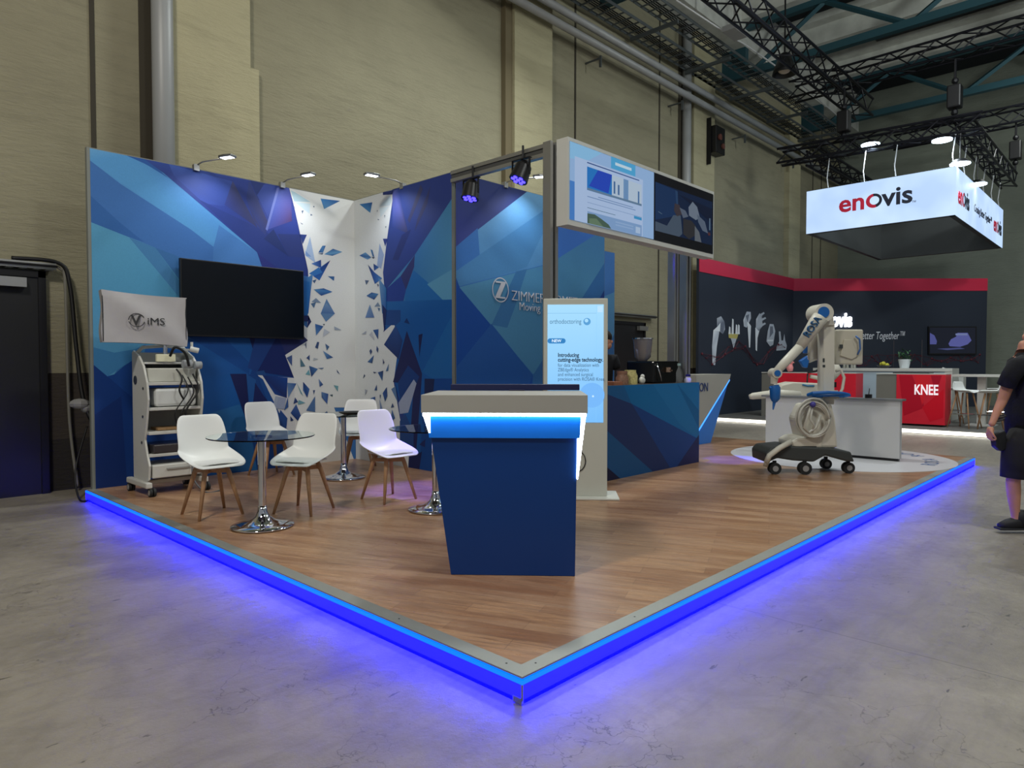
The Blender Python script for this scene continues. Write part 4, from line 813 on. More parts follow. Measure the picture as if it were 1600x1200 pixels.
h = MB(); h.tube([(-.26, .12, 1.40), (-.2, .1, 1.47), (0, .08, 1.49), (.2, .1, 1.47), (.26, .12, 1.40)], .018, 8); obj('push_handle', h, MW, mt, smooth=True)
obj('foot_bar', MB().box(-.31, -.25, -.28, .3, .085, .14).box(.23, .29, -.28, .3, .085, .14).box(-.25, .25, -.04, .04, .09, .13), MW, mt, bevel=.01)
for cx_, cy_ in ((-.28, .25), (-.25, -.26), (.27, -.27), (.27, .25)):
    c_ = obj('caster', MB().cyl((cx_-.028, cy_, .042), (cx_-.006, cy_, .042), .042, n=18).cyl((cx_+.006, cy_, .042), (cx_+.028, cy_, .042), .042, n=18).cyl((cx_, cy_, .04), (cx_, cy_, .09), .015, n=8), RUB, mt, smooth='auto')
    obj('wheel_hub', MB().cyl((cx_-.0305, cy_, .042), (cx_-.028, cy_, .042), .027, n=16), mat('hub_grey', (150, 150, 150), .4), c_)
d_ = obj('drawer', MB().box(-.23, .24, -.225, .18, .17, .30), MW, mt, bevel=.01); obj('drawer_handle', MB().box(-.1, .12, -.24, -.226, .25, .265), mat('trolley_back', (150, 150, 146)), d_)
for y_, z_, r_ in ((-.12, 1.06, .014), (-.10, .78, .014), (-.06, .52, .014), (.1, 1.14, .045)): obj('screw_cap', MB().cyl((-.276, y_, z_), (-.27, y_, z_), r_, n=14), mat('cap_dark', (50, 56, 66), .5), mt)
obj('monitor_pole', MB().cyl((0, .05, 1.3), (0, .05, 1.62), .022, n=14), CHROME, mt, smooth='auto')
mc = thing('covered_monitor', 'monitor under a grey dust cover standing on the medical trolley', 'monitor', (2.41, 7.38, 1.60), R(-3))
g = MB(); n = 12
COVER = mat('grey_dust_cover', (176, 174, 176), .42, bump=.3, bscale=9)
Wc, Hc = .76, .50; gr = []
for j in range(n+1):
    row = []
    for i in range(n+1):
        u, v = i/n, j/n; xx = -Wc/2+Wc*u; zz = Hc*v
        sag = .012*math.sin(PI*u)*(1 if v > .5 else -1)*abs(2*v-1)
        yy = -.07+.02*math.sin(5*u+4*v)*math.sin(PI*u)*math.sin(PI*v)-.012*math.exp(-((v-1+u)**2)*30)
        row.append(g.bm.verts.new((xx+.01*math.sin(7*v)*(1 if u > .5 else -1)*abs(2*u-1), yy, zz-sag+.03*(1-u))))
    gr.append(row)
for a, b in zip(gr, gr[1:]):
    for i in range(n): g.bm.faces.new((a[i], a[i+1], b[i+1], b[i]))
edge = [gr[0][i] for i in range(n+1)]+[gr[j][n] for j in range(1, n+1)]+[gr[n][i] for i in range(n-1, -1, -1)]+[gr[j][0] for j in range(n-1, 0, -1)]
bk = [g.bm.verts.new((v.co.x*.97, .08, v.co.z)) for v in edge]
for i in range(len(edge)): g.bm.faces.new((edge[i], bk[i], bk[(i+1) % len(edge)], edge[(i+1) % len(edge)]))
g.bm.faces.new(bk); obj('dust_cover', g, COVER, mc, smooth='auto')
obj('piping', MB().tube([(-.375, -.074, .04), (-.376, -.078, .3), (-.378, -.074, .52)], .004, 6).tube([(.375, -.074, .01), (.376, -.078, .3), (.38, -.074, .49)], .004, 6), BLACK, mc, label='black piping at the cover seams')
PR = mat('cover_print', (50, 50, 52), .6)
g = MB()
for i in range(28):
    if i in (0, 1, 27, 14): continue
    a0, a1 = 2*PI*i/28, 2*PI*(i+1)/28
    g.prism([(-.09+r_*math.cos(t_), -.105, .25+r_*.9*math.sin(t_)) for r_, t_ in ((.075, a0), (.075, a1), (.067, a1), (.067, a0))], (0, .002, 0))
obj('ring_mark', g, PR, mc)
text('lettering', 'V', .14, (-.14, -.105, .20), (1, 0, 0), (0, 0, 1), PR, mc, False, bold=.003); text('lettering', 'iMS', .10, (.0, -.105, .21), (1, 0, 0), (0, 0, 1), PR, mc, False, sx=1.15)
# things on the shelves
solo('device_box', MB().box(2.41, 2.87, 7.28, 7.58, FZ+1.12, FZ+1.26), mat('beige_device', (190, 190, 180), .5), 'beige device with a black end on the upper shelf of the trolley', 'device', bevel=.01)
solo('device_box', MB().box(2.46, 2.86, 7.24, 7.52, FZ+.875, FZ+1.06), mat('white_device', (205, 208, 206), .35), 'white glossy device behind hanging cables on the trolley', 'device', bevel=.03)
solo('socket_strip', MB().box(2.50, 2.68, 7.30, 7.34, FZ+1.325, FZ+1.40), mat('cream_socket', (222, 220, 190), .5), 'cream socket strip on top of the trolley', 'socket strip', bevel=.004)
solo('clear_bottles', MB().cyl((2.72, 7.22, FZ+1.30), (2.80, 7.22, FZ+1.30), .045, n=16).cyl((2.83, 7.22, FZ+1.29), (2.9, 7.22, FZ+1.29), .04, n=16), mat('clear_plastic', (190, 195, 198), .15, trans=.5), 'clear plastic domes lying on the upper right of the trolley', 'bottle', smooth='auto')
solo('flat_box', MB().box(2.43, 2.86, 7.22, 7.58, FZ+.415, FZ+.50), mat('dark_device', (60, 56, 58), .25), 'low dark device on the bottom shelf of the trolley', 'device', bevel=.01)
solo('cardboard_tray', MB().box(2.50, 2.70, 7.3, 7.5, FZ+.635, FZ+.66), mat('tan_card', (150, 118, 80), .7), 'small tan tray on the middle shelf of the trolley', 'tray')
solo('camera_head', MB().cyl((2.84, 7.35, FZ+1.46), (2.92, 7.33, FZ+1.44), .028, n=12).cyl((2.86, 7.35, FZ+1.47), (2.86, 7.35, FZ+1.53), .014, n=10).box(2.76, 2.86, 7.33, 7.37, FZ+1.44, FZ+1.46), WHITE, 'small white camera head clipped at the top right of the trolley', 'camera')
for k, (a, b, lab) in enumerate((((2.60, 1.38), (2.76, 1.28), 'thick black cable arching over the top of the trolley'), ((2.66, 1.25), (2.70, .95), 'black cable drooping down the front of the white device'), ((2.82, 1.2), (2.76, .66), 'pair of black leads hanging on the right of the trolley'), ((2.74, .4), (2.80, .02), 'grey cable hanging to the floor at the right of the trolley'))):
    pts = [(a[0], 7.23, FZ+a[1]), (a[0]+.03, 7.17, FZ+a[1]*.7+b[1]*.3+(.12 if k == 0 else 0)), (b[0]-.04, 7.16, FZ+a[1]*.3+b[1]*.7+(.10 if k == 0 else 0)), (b[0], 7.17, FZ+b[1])]
    if k == 3: pts = [(2.80, 7.2, FZ+.36), (2.76, 7.1, FZ+.15), (2.84, 7.0, FZ+.008), (2.98, 6.98, FZ+.008), (3.05, 7.08, FZ+.008)]
    pts = [tuple(v) for v in spline(pts)]; g = MB().tube(pts, .009 if k else .013, 8)
    if k == 2: g.tube([(q_[0]-.05, q_[1], q_[2]-.03) for q_ in pts], .007, 6).tube([(q_[0]-.1, q_[1]+.01, q_[2]-.01) for q_ in pts], .006, 6)
    solo('hanging_cable', g, CABLE if k < 3 else mat('grey_cable', (80, 80, 84), .5), lab, 'cable', smooth=True)

# ================================================================ ROBOT AND ITS DESK
dk = thing('white_desk', 'long white desk with grey top standing behind the surgical robot', 'desk', (10.3, 3.4, FZ))
obj('body', MB().box(10.10, 10.20, 2.54, 4.36, FZ+.04, .93), mat('desk_white', (196, 196, 196), .45), dk, True, bevel=.004)
obj('desk_top', MB().box(10.08, 10.26, 2.51, 4.42, .93, .955), mat('desk_top_grey', (120, 122, 124), .4), dk, True)
obj('plinth', MB().box(10.12, 10.19, 2.56, 4.34, FZ+.004, FZ+.04), BLACK, dk, True)
g = MB(); g.lathe([(0, 0), (1.43, 0), (1.43, .003), (0, .003)], (10.12, 3.33, FZ+.0005), 96)
rg = thing('floor_sticker', 'round white floor graphic with blue lettering under the robot', 'floor sticker', (10.12, 3.33, FZ)); obj('disc', g, mat('white_vinyl', (200, 200, 204), .35), rg, True)
# lettering round the rim
SB = mat('sticker_blue', (40, 80, 140), .5)
for k, chh in enumerate('ROSA ROBOTICS'):
    an = R(-92+k*9.5); px_, py_ = 10.12+1.22*math.cos(an), 3.33+1.22*math.sin(an)
    if chh != ' ': text('lettering', chh, .24, (px_, py_, FZ+.005), (-math.sin(an), math.cos(an), 0), (-math.cos(an), -math.sin(an), 0), SB, rg, ext=.0006, align='CENTER')
solo('pen_holder', MB().cyl((0, 0, 0), (0, 0, .05), .045, n=14).cyl((.01, 0, .05), (.04, 0, .13), .006, n=6), BLACK, 'small black stand with white pen on the desk behind the robot', 'pen holder')
bpy.data.objects['pen_holder'].location = (10.17, 2.95, .956)

FH = Vector((math.cos(YAW), math.sin(YAW), 0))
def local_frame(root, dist):
    root = Vector(root)
    def Q(px, py, dep=0):
        d = ray(px, py); P_ = _c+d*((dist+dep)/d.dot(FH)); v = P_-root; return (v.dot(_r), dep, v.z)
    return Q
RR = onz(1270, 737, FZ); RR.z = FZ; RD = RR.dot(FH); U = RD/1070
RP = local_frame(RR, RD)
rb = thing('surgical_robot', 'cream surgical robot on casters with raised jointed arm and blue gripper', 'robot', RR, AW)
g = MB(); g.prism([RP(1197, 708, -.22), RP(1204, 700, -.22), RP(1235, 697, -.22), RP(1300, 700, -.22), RP(1330, 706, -.22), RP(1336, 722, -.22), RP(1322, 721, -.22), RP(1290, 712, -.22), RP(1272, 722, -.22), RP(1240, 720, -.22), RP(1215, 716, -.22), RP(1198, 724, -.22)], (0, .5, 0))
obj('chassis', g, CHAR, rb, bevel=.02)
for (px, py, dp, rr_) in ((1210, 724, -.18, 9), (1257, 730, -.2, 9.5), (1325, 725, -.1, 8.5), (1290, 722, .24, 8)):
    c = RP(px, 737-rr_, dp); c_ = obj('caster', MB().cyl((c[0]-.0, c[1]-.04, rr_*U), (c[0], c[1]-.012, rr_*U), rr_*U, n=20).cyl((c[0], c[1]+.012, rr_*U), (c[0], c[1]+.04, rr_*U), rr_*U, n=20).box(c[0]-.02, c[0]+.02, c[1]-.012, c[1]+.012, rr_*U, rr_*U+.09), RUB, rb, smooth='auto')
    obj('wheel_hub', MB().cyl((c[0], c[1]-.044, rr_*U), (c[0], c[1]-.04, rr_*U), rr_*U*.5, n=14), mat('hub_grey'), c_)
obj('cable_bumper', MB().tube([RP(1198, 722, -.27), RP(1202, 712, -.28), RP(1218, 700, -.28), RP(1236, 690, -.24)], .032, 10).tube([RP(1196, 728, -.2), RP(1200, 715, -.24)], .03, 8), CREAM, rb, smooth=True)
obj('base_cover', MB().prism([RP(1238, 700, -.2), RP(1236, 690, -.2), RP(1247, 684, -.2), RP(1284, 680, -.2), RP(1286, 700, -.2)], (0, .42, 0)), CREAM, rb, bevel=.025)
obj('badge', MB().box(*[v for v in (RP(1250, 0)[0], RP(1273, 0)[0])], -.203, -.2, RP(1290, 696)[2], RP(1290, 694)[2]), CHAR, rb)
obj('pedestal', MB().prism([RP(1262, 700, -.18), RP(1255, 678, -.18), RP(1250, 655, -.18), RP(1262, 632, -.18), RP(1300, 630, -.18), RP(1306, 655, -.18), RP(1310, 700, -.18)], (0, .36, 0)), CREAM, rb, bevel=.03)
g = MB()
for k in range(5):
    rr_ = .15+.012*k; cc = RP(1271, 657, -.24-.02*(k % 3)); pts = [(cc[0]+rr_*1.02*math.cos(t_), cc[1]-.015*math.sin(2*t_+k), cc[2]+rr_*1.15*math.sin(t_)+.008*k) for t_ in [2*PI*i/24 for i in range(25)]]
    g.tube(pts, .012, 6)
g.tube([RP(1267, 634, -.26), RP(1262, 650, -.28), RP(1256, 668, -.28), RP(1264, 676, -.26), RP(1275, 668, -.28), RP(1282, 648, -.27)], .016, 8)
g.tube([RP(1270, 634, -.26), RP(1266, 655, -.29), RP(1272, 664, -.29), RP(1269, 675, -.26)], .014, 8)
obj('hose_coil', g, mat('clear_grey_hose', (190, 188, 178), .3), rb, smooth=True)
obj('hose_clip', MB().ball(RP(1270, 632, -.28), .035, 10), mat('violet_clip', (70, 66, 150), .4), rb, smooth=True)
obj('column', MB().prism([RP(1287, 632, -.08), RP(1287, 505, -.08), RP(1305, 503, -.08), RP(1304, 632, -.08)], (0, .18, 0)), CREAM, rb, bevel=.012)
obj('column_marking', MB().box(RP(1288, 0)[0], RP(1292, 0)[0], -.084, -.08, RP(1290, 574)[2], RP(1290, 570)[2]), CHAR, rb)
obj('column_marking', MB().box(RP(1288, 0)[0], RP(1291, 0)[0], -.084, -.08, RP(1290, 566)[2], RP(1290, 560)[2]), CHAR, rb)
obj('handle_ring', MB().tube([RP(1263, 617, -.2), RP(1270, 614.5, -.27), RP(1295, 613.5, -.3), RP(1318, 615, -.27), RP(1326, 617, -.2), RP(1318, 619, -.05), RP(1270, 619, -.05), RP(1263, 617, -.2)], .022, 8).box(RP(1268, 0)[0], RP(1320, 0)[0], -.28, -.06, RP(1290, 618)[2], RP(1290, 615.5)[2]), BLU, rb, smooth='auto', label='blue steering handle')
obj('collar', MB().cyl(RP(1295, 622, 0), RP(1295, 610, 0), .12, .10, 18), CREAM, rb, smooth='auto')
# arm: shoulder - elbow - wrist
sh_, el, wr, gp = RP(1286, 488, -.16), RP(1211, 583, -.20), RP(1209, 606, -.2), RP(1211, 616, -.2)
obj('shoulder_joint', MB().cyl((sh_[0]+.015, -.17, sh_[2]-.005), (sh_[0]+.015, .10, sh_[2]-.005), .108, n=28).prism([RP(1288, 508, -.10), RP(1284, 482, -.10), RP(1294, 481, -.10), RP(1301, 490, -.10), RP(1304, 508, -.10)], (0, .2, 0)), CREAM, rb, smooth='auto')
obj('joint_cap', MB().cyl((sh_[0], -.185, sh_[2]), (sh_[0], -.17, sh_[2]), .065, n=28), BLU, rb, smooth='auto', label='blue shoulder cap')
md_ = RP(1250, 542, -.19)
obj('upper_arm', MB().tube([RP(1282, 496, -.16), RP(1275, 505, -.16), md_], [.09, .088, .058], 18), CREAM, rb, smooth=True)
obj('forearm', MB().tube([md_, RP(1225, 568, -.2), el], [.055, .052, .045], 16), CREAM, rb, smooth=True)
obj('elbow_joint', MB().cyl((el[0], -.27, el[2]), (el[0], -.12, el[2]), .058, n=22).tube([el, RP(1209, 600, -.2)], [.05, .036], 14), CREAM, rb, smooth='auto')
obj('joint_cap', MB().cyl((el[0], -.282, el[2]), (el[0], -.27, el[2]), .036, n=22), BLU, rb, smooth='auto', label='blue elbow cap')
obj('gripper', MB().tube([RP(1210, 602, -.2), RP(1211, 608, -.2), RP(1211, 622, -.2), RP(1210, 628, -.2)], [.05, .062, .058, .03], 12).tube([RP(1210, 627, -.2), RP(1209, 633, -.2), RP(1208, 640, -.22)], [.022, .016, .008], 8).ball(RP(1204, 606, -.2), .02, 8).ball(RP(1217, 606, -.2), .02, 8), BLU, rb, smooth='auto', label='blue gripper')
ad = Vector(RP(1282, 496, -.16))-Vector(md_); ad.normalize(); upv = Vector((-ad.z, 0, ad.x))
text('lettering', 'ROSA', .115, Vector(RP(1259.5, 529, -.2))+Vector((0, -.055, 0)), ad, upv, mat('logo_blue', (30, 84, 130), .4), rb, False, sx=.95, ext=.02)
# monitor on the robot
tilt = Matrix.Rotation(R(-2), 4, 'Y')
m0, m1 = RP(1303, 571, .14), RP(1347, 515, .14)
obj('monitor_back', MB().box(m0[0], m1[0], .10, .16, m0[2]+.01, m1[2]), mat('beige_monitor', (196, 190, 172), .45), rb, bevel=.02)
obj('monitor_rib', MB().prism([RP(1312, 556, .10), RP(1318, 530, .10), RP(1330, 530, .10), RP(1340, 556, .10), RP(1330, 562, .10)], (0, -.02, 0)), mat('beige_monitor'), rb, bevel=.008)
obj('monitor_badge', MB().box(RP(1324, 0)[0], RP(1329, 0)[0], .07, .08, RP(1290, 544)[2], RP(1290, 538)[2]), CHAR, rb)
obj('monitor_handle', MB().tube([RP(1337, 525, .07), RP(1343, 530, .06), RP(1344, 545, .06), RP(1340, 554, .07)], .011, 8), mat('blue_handle', (70, 110, 170), .4), rb, smooth=True)
obj('monitor_arm', MB().box(RP(1279, 0)[0], RP(1305, 0)[0], .12, .2, RP(1290, 563)[2], RP(1290, 518)[2]).box(RP(1272, 0)[0], RP(1281, 0)[0], .13, .19, RP(1290, 552)[2], RP(1290, 528)[2]), CREAM, rb, bevel=.02)
obj('screen_edge', MB().box(RP(1271, 0)[0], RP(1276, 0)[0], .12, .19, RP(1290, 552)[2], RP(1290, 526)[2]), BLU, rb, bevel=.01, label='blue edge behind the column')
obj('side_hose', MB().tube([RP(1306, 580, .1), RP(1314, 578, .1), RP(1319, 590, .08), RP(1316, 608, .05), RP(1308, 622, 0)], .018, 8), CREAM, rb, smooth=True)
# second device: articulated camera arm and operating board behind the robot
RR2 = RR*(11.0/RD); RR2.z = FZ
r2 = thing('tracking_camera_cart', 'second cream and blue robot arm folded behind the column of the surgical robot', 'robot', RR2, AW)
RQ = local_frame(RR2, 11.0)
obj('arm_link', MB().tube([RQ(1262, 562), RQ(1278, 553), RQ(1290, 556)], [.06, .085, .07], 14).tube([RQ(1266, 588), RQ(1284, 592), RQ(1300, 584)], [.03, .04, .04], 10).tube([RQ(1300, 590), RQ(1308, 580), RQ(1302, 566)], [.06, .08, .06], 12), CREAM, r2, smooth=True)
obj('blue_wing', MB().prism([RQ(1250, 564, -.05), RQ(1262, 556, -.05), RQ(1266, 558, -.05), RQ(1262, 575, -.05), RQ(1256, 574, -.05)], (0, .08, 0)), BLU, r2, bevel=.01, label='blue wing cover')
obj('blue_knob', MB().ball(RQ(1285, 580, -.06), .045, 12).ball(RQ(1281, 574, -.06), .03, 10), BLU, r2, smooth=True, label='blue knob')
obj('bracket', MB().tube([RQ(1262, 582), RQ(1275, 580), RQ(1284, 574)], .018, 8).tube([RQ(1262, 584), RQ(1261, 600)], .014, 8).tube([RQ(1260, 600), RQ(1278, 601), RQ(1286, 599)], .018, 8), mat('dark_bracket', (46, 48, 50), .4), r2, smooth=True)
obj('side_grip', MB().box(RQ(1303, 0)[0], RQ(1313, 0)[0], -.05, 0, RQ(1300, 605)[2], RQ(1300, 597)[2]), BLACK, r2)
obj('bench_top', MB().prism([RQ(1208, 618, -.15), RQ(1222, 601, -.15), RQ(1240, 597, -.15), RQ(1300, 600, -.15), RQ(1310, 620, -.15), RQ(1208, 622, -.15)], (0, .35, 0)), CREAM, r2, bevel=.02)
obj('blue_rail', MB().tube([RQ(1254, 601, -.17), RQ(1262, 603, -.17), RQ(1272, 603, -.17)], .014, 8), mat('teal_rail', (50, 110, 150), .4), r2, smooth=True)
obj('boom', MB().tube([RQ(1171, 620, -.3), RQ(1176, 619, -.3), RQ(1215, 615, -.3), RQ(1250, 617, -.3)], [.035, .052, .066, .058], 16), CREAM, r2, smooth=True, label='long rounded boom')
obj('boom_support', MB().tube([RQ(1240, 620, -.3), RQ(1275, 625, -.1), RQ(1285, 640, .0)], .04, 10).cyl(RQ(1285, 630, 0), (RQ(1285, 0)[0], 0, .1), .06, n=14), CREAM, r2, smooth='auto')
obj('foot', MB().box(RQ(1262, 0)[0], RQ(1308, 0)[0], -.2, .25, .0, .1), CHAR, r2, bevel=.02)

# ================================================================ RED BOOTH OF THE NEIGHBOUR
rp = thing('neighbour_platform', 'low grey platform of the red and charcoal booth, edged with white light', 'platform', (20, 5, 0))
obj('deck', MB().prism([(15.85, 2.1, 0), (26.2, 2.1, 0), (26.2, 8.5, 0), (15.85, 8.5, 0)], (0, 0, .1)), mat('grey_carpet', (98, 98, 94), .8, var=.15), rp, True)
obj('light_line', MB().box(15.82, 15.86, 2.1, 8.45, .012, .085).box(15.85, 26, 2.07, 2.1, .012, .085), mat('warm_led', (255, 255, 255), .5, emis=(255, 250, 235), estr=2.2), rp, True, label='white light line along the edge')
bw = thing('neighbour_wall', 'charcoal booth wall with a red band and pictures of implants', 'booth wall', (18.6, 8.4, .1))
ZN = 4.07
obj('panel', MB().box(15.5, 21.45, 8.41, 8.48, .1, ZN), DKPANEL, bw, True)
obj('red_band', MB().box(15.5, 21.45, 8.395, 8.41, ZN-.36, ZN), mat('crimson_band', (206, 40, 72), .5), bw, True, label='crimson band')
# pictures of implants printed on it
Z['G'] = (1080, 440, .2667)
add, st = pane({'ax': 'Y', 'lim': (15.5, 21.4, .1, ZN)}, 8.40, (0, -1, 0))
IW, IG, ID = (226, 232, 238), (182, 190, 202), (104, 112, 128)
add('G', [IW, IG, (214, 222, 230)], [(130, 285), (165, 290), (150, 380), (140, 490), (125, 485), (122, 380)])
add('G', [(170, 176, 186), IG, ID], [(150, 215), (175, 203), (195, 235), (198, 280), (185, 308), (165, 290), (150, 262)])
add('G', IW, [(155, 262), (172, 240), (168, 292), (130, 285)])
add('G', IG, [(220, 305), (275, 305), (262, 345), (248, 392), (236, 345)])
add('G', (190, 180, 110), [(218, 300), (276, 308), (268, 335), (220, 330)])
for a in ((222, 262), (240, 216), (262, 250), (275, 250)): add('G', IW, [(a[0], a[1]), (a[0]+8, a[1]+6), (a[0]+9, 308), (a[0]-4, 308)])
add('G', [IW, IG, IG], [(305, 225), (325, 175), (348, 178), (350, 215), (325, 270), (308, 262)])
add('G', IW, [(328, 230), (350, 260), (345, 386), (338, 386)]); add('G', ID, [(318, 200), (340, 190), (330, 240)])
add('G', IW, [(375, 270), (405, 265), (388, 330), (385, 408), (377, 400)])
add('G', [IW, IG, ID], [(380, 220), (400, 185), (415, 200), (418, 260), (395, 290), (378, 270)])
for a in ((425, 178), (434, 208), (432, 240)): add('G', IG, [(a[0], a[1]), (a[0]+5, a[1]+8), (410, a[1]+25), (405, a[1]+12)])
add('G', IG, [(460, 248), (482, 250), (492, 290), (480, 370), (462, 380), (440, 350), (448, 290)]); add('G', ID, [(462, 262), (478, 262), (480, 300), (458, 330)]); add('G', IW, [(446, 340), (482, 340), (478, 350), (446, 350)])
add('G', IG, [(498, 405), (500, 380), (515, 350), (512, 292), (522, 292), (528, 345), (538, 345), (545, 305), (550, 345), (560, 375), (555, 400)])
fixn(st['mb'], (0, -1, 0)); obj('implant_picture', st['mb'], MATS['wall_graphic'], bw, True)
# back wall, set at an angle
A_ = Vector((21.42, 8.41, 0)); B_ = Vector((onz(1543, 435, ZN).x, onz(1543, 435, ZN).y, 0)); dv = (B_-A_).normalized(); nv = Vector((-dv.y, dv.x, 0))
if nv.dot(Vector((-1, -1, 0))) < 0: nv = -nv
bb = thing('neighbour_wall', 'charcoal booth back wall with red band, white name and small screen', 'booth wall', tuple((A_+B_)/2+Vector((0, 0, .1))))
def on_plane(px, py, P0=A_, N=nv, off=0): d = ray(px, py); t_ = ((P0+N*off-_c).dot(N))/d.dot(N); return _c+d*t_
def wl_quad(mb, s0, s1, z0, z1, off0, off1):
    a, b = A_+dv*s0, A_+dv*s1; mb.prism([(*(a+nv*off0).xy, z0), (*(b+nv*off0).xy, z0), (*(b+nv*off0).xy, z1), (*(a+nv*off0).xy, z1)], nv*(off1-off0)); return mb
LBW = (B_-A_).length
obj('panel', wl_quad(MB(), 0, LBW, .1, ZN, -.08, 0), DKPANEL, bb, True); obj('red_band', wl_quad(MB(), 0, LBW, ZN-.38, ZN, 0, .012), mat('crimson_band'), bb, True, label='crimson band')
LW = mat('lit_lettering', (255, 255, 255), .5, emis=(240, 246, 255), estr=2.0)
p = on_plane(1279, 510, off=.05); p_e = on_plane(1331, 511, off=.05)
text('lettering', 'enovis', .62, p, dv, (0, 0, 1), LW, bb, ext=.03, bold=.02, fit=(p_e-p).length, label='lit white name')
p = on_plane(1304, 530, off=.02); p_e = on_plane(1414, 530, off=.02)
text('lettering', 'Creating Better Together™', .34, p, dv, (0, 0, 1), mat('white_print', (225, 228, 235), .5), bb, ext=.004, shear=.2, fit=(p_e-p).length, label='white slogan')
# small screen on it
def pquad(zone_pts, off): return [on_plane(x_, y_, off=off) for x_, y_ in zone_pts]
ns = thing('wall_screen', 'small screen with pale implant image on the charcoal wall', 'screen', on_plane(1488, 532, off=.06))
obj('screen_frame', MB().prism(pquad([(1451, 510), (1526, 510), (1526, 554), (1451, 554)], .07), -nv*.065), BLACK, ns, True)
g = MB()
for c_, pts in (((14, 18, 30), [(1453, 512), (1524, 512), (1524, 552), (1453, 552)]), ((70, 74, 130), [(1453, 520), (1460, 524), (1464, 533), (1463, 538), (1453, 538)]), ((78, 82, 140), [(1482, 537), (1486, 530), (1494, 526), (1496, 520), (1512, 520), (1518, 532), (1512, 538), (1500, 542), (1484, 541)]), ((100, 110, 150), [(1493, 521), (1511, 521), (1512, 524), (1493, 524)]), ((60, 66, 110), [(1464, 545), (1500, 543), (1508, 545), (1480, 547)])):
    g.face(pquad(pts, .075+.002*(len(g.bm.faces)+1)), c_)
fixn(g, nv); obj('screen_image', g, MATS['screen_picture'], ns, True)
# red network of lines and dots printed low on both walls
def network(root, fn, pts, lab):
    g = MB(); NC = (110, 24, 40)
    P3 = [fn(*q_) for q_ in pts]
    for i, a in enumerate(P3):
        for j in range(i+1, min(i+4, len(P3))):
            b = P3[j]; d_ = (b-a)
            if d_.length < 1e-3 or d_.length > 2.2: continue
            g.cyl(a, b, .004, n=4)
        g.ball(a, .018 if i % 3 else .034, 6)
    obj('network_print', g, mat('crimson_print', (92, 34, 48), .6), root, True, label=lab)
rnd = random.Random(3)
network(bw, lambda a, b: onY(a, b, 8.395), [(1098+i*5.6+rnd.uniform(-2, 2), 552+12*math.sin(i*.5)+rnd.uniform(-8, 8)) for i in range(24)], 'red network of dots and lines')
network(bb, lambda a, b: on_plane(a, b, off=.006), [(1330+i*5.2+rnd.uniform(-2, 2), 562+rnd.uniform(-9, 10)) for i in range(40)], 'red network of dots and lines')
# counters of that booth
def counter(name, lab, X, y0, y1, zt, depth, parts_):
    t = thing(name, lab, 'counter', (X, (y0+y1)/2, .1))
    for (nm, a, b, z0, z1, m_, off) in parts_: obj(nm, MB().box(X-off, X+depth, a, b, z0, z1), m_, t, True)
    return t
GRW = mat('warm_grey_panel', (120, 118, 112), .5); PWH = mat('pale_counter', (176, 196, 210), .5)
kn = counter('red_counter', 'red counter marked KNEE beside a grey side panel', 16.6, 3.33, 4.66, 1.2, .5, (('side_panel', 4.24, 4.66, .1, 1.19, GRW, 0), ('red_front', 3.33, 4.25, .14, 1.2, RED, .02), ('worktop', 3.33, 4.66, 1.2, 1.22, WHITE, .02)))
p = onX(1428, 616, 16.57); text('lettering', 'KNEE', .30, (16.57, p.y, p.z), (0, -1, 0), (0, 0, 1), mat('white_glow_print', (240, 240, 245), .5, emis=(255, 240, 250), estr=.5), kn, ext=.004, bold=.006, sx=.62)
g = MB(); Pf = lambda y_, z_: (16.577, y_, z_)
for c_, pts in (((196, 22, 48), [(4.2, 1.18), (3.95, 1.18), (3.7, .5), (4.1, .3)]), ((236, 60, 70), [(3.9, 1.18), (3.6, 1.18), (3.75, .55)]), ((190, 20, 50), [(3.6, 1.18), (3.4, 1.18), (3.5, .8)]), ((226, 48, 62), [(3.36, .9), (3.36, .3), (3.6, .2), (3.75, .5)])):
    g.face([(16.577-.0004*len(g.bm.faces), a, b) for a, b in pts], c_)
fixn(g, (-1, 0, 0)); obj('facet_print', g, MATS['wall_graphic'], kn, True)
counter('rear_counter', 'pale blue white counter in the middle of the red booth', 18.6, 3.62, 6.7, 1.3, .7, (('front', 3.75, 6.7, .1, 1.25, PWH, 0), ('worktop', 3.6, 6.75, 1.25, 1.32, WHITE, .03), ('end_panel', 3.6, 3.75, .1, 1.3, WHITE, .02)))
counter('red_counter', 'low red counter with grey end seen behind the raised robot arm', 17.0, 5.2, 7.45, 1.2, .5, (('side_panel', 7.05, 7.45, .1, 1.19, GRW, 0), ('red_front', 5.2, 7.06, .14, 1.2, RED, .02), ('worktop', 5.2, 7.45, 1.2, 1.22, WHITE, .02)))
# objects on the counters
def stand(name, lab, cat, px, X, top, build):
    p_ = onX(px, 580, X); t = thing(name, lab, cat, (X, p_.y, top)); build(t); return t
def plant(t):
    obj('pot', MB().lathe([(0, 0), (.10, 0), (.14, .22), (.12, .22), (.1, .18), (0, .18)], n=16), mat('white_pot', (214, 222, 226), .5), t, smooth='auto')
    g = MB(); rn = random.Random(5)
    for i in range(70):
        a, r_ = rn.uniform(0, 2*PI), rn.uniform(.02, .17); z = .24+rn.uniform(0, .24)-r_*.4; c = Vector((r_*math.cos(a), r_*math.sin(a), z)); d1 = Vector((rn.uniform(-1, 1), rn.uniform(-1, 1), rn.uniform(-.2, 1))).normalized()*.06; d2 = d1.cross(Vector((0, 0, 1))).normalized()*.022
        g.face([c-d1, c-d2, c+d1, c+d2])
    obj('foliage', g, mat('plant_green', (52, 92, 58), .6), t)
stand('potted_plant', 'small green plant in a white pot on the pale counter', 'plant', 1413, 18.85, 1.32, plant)
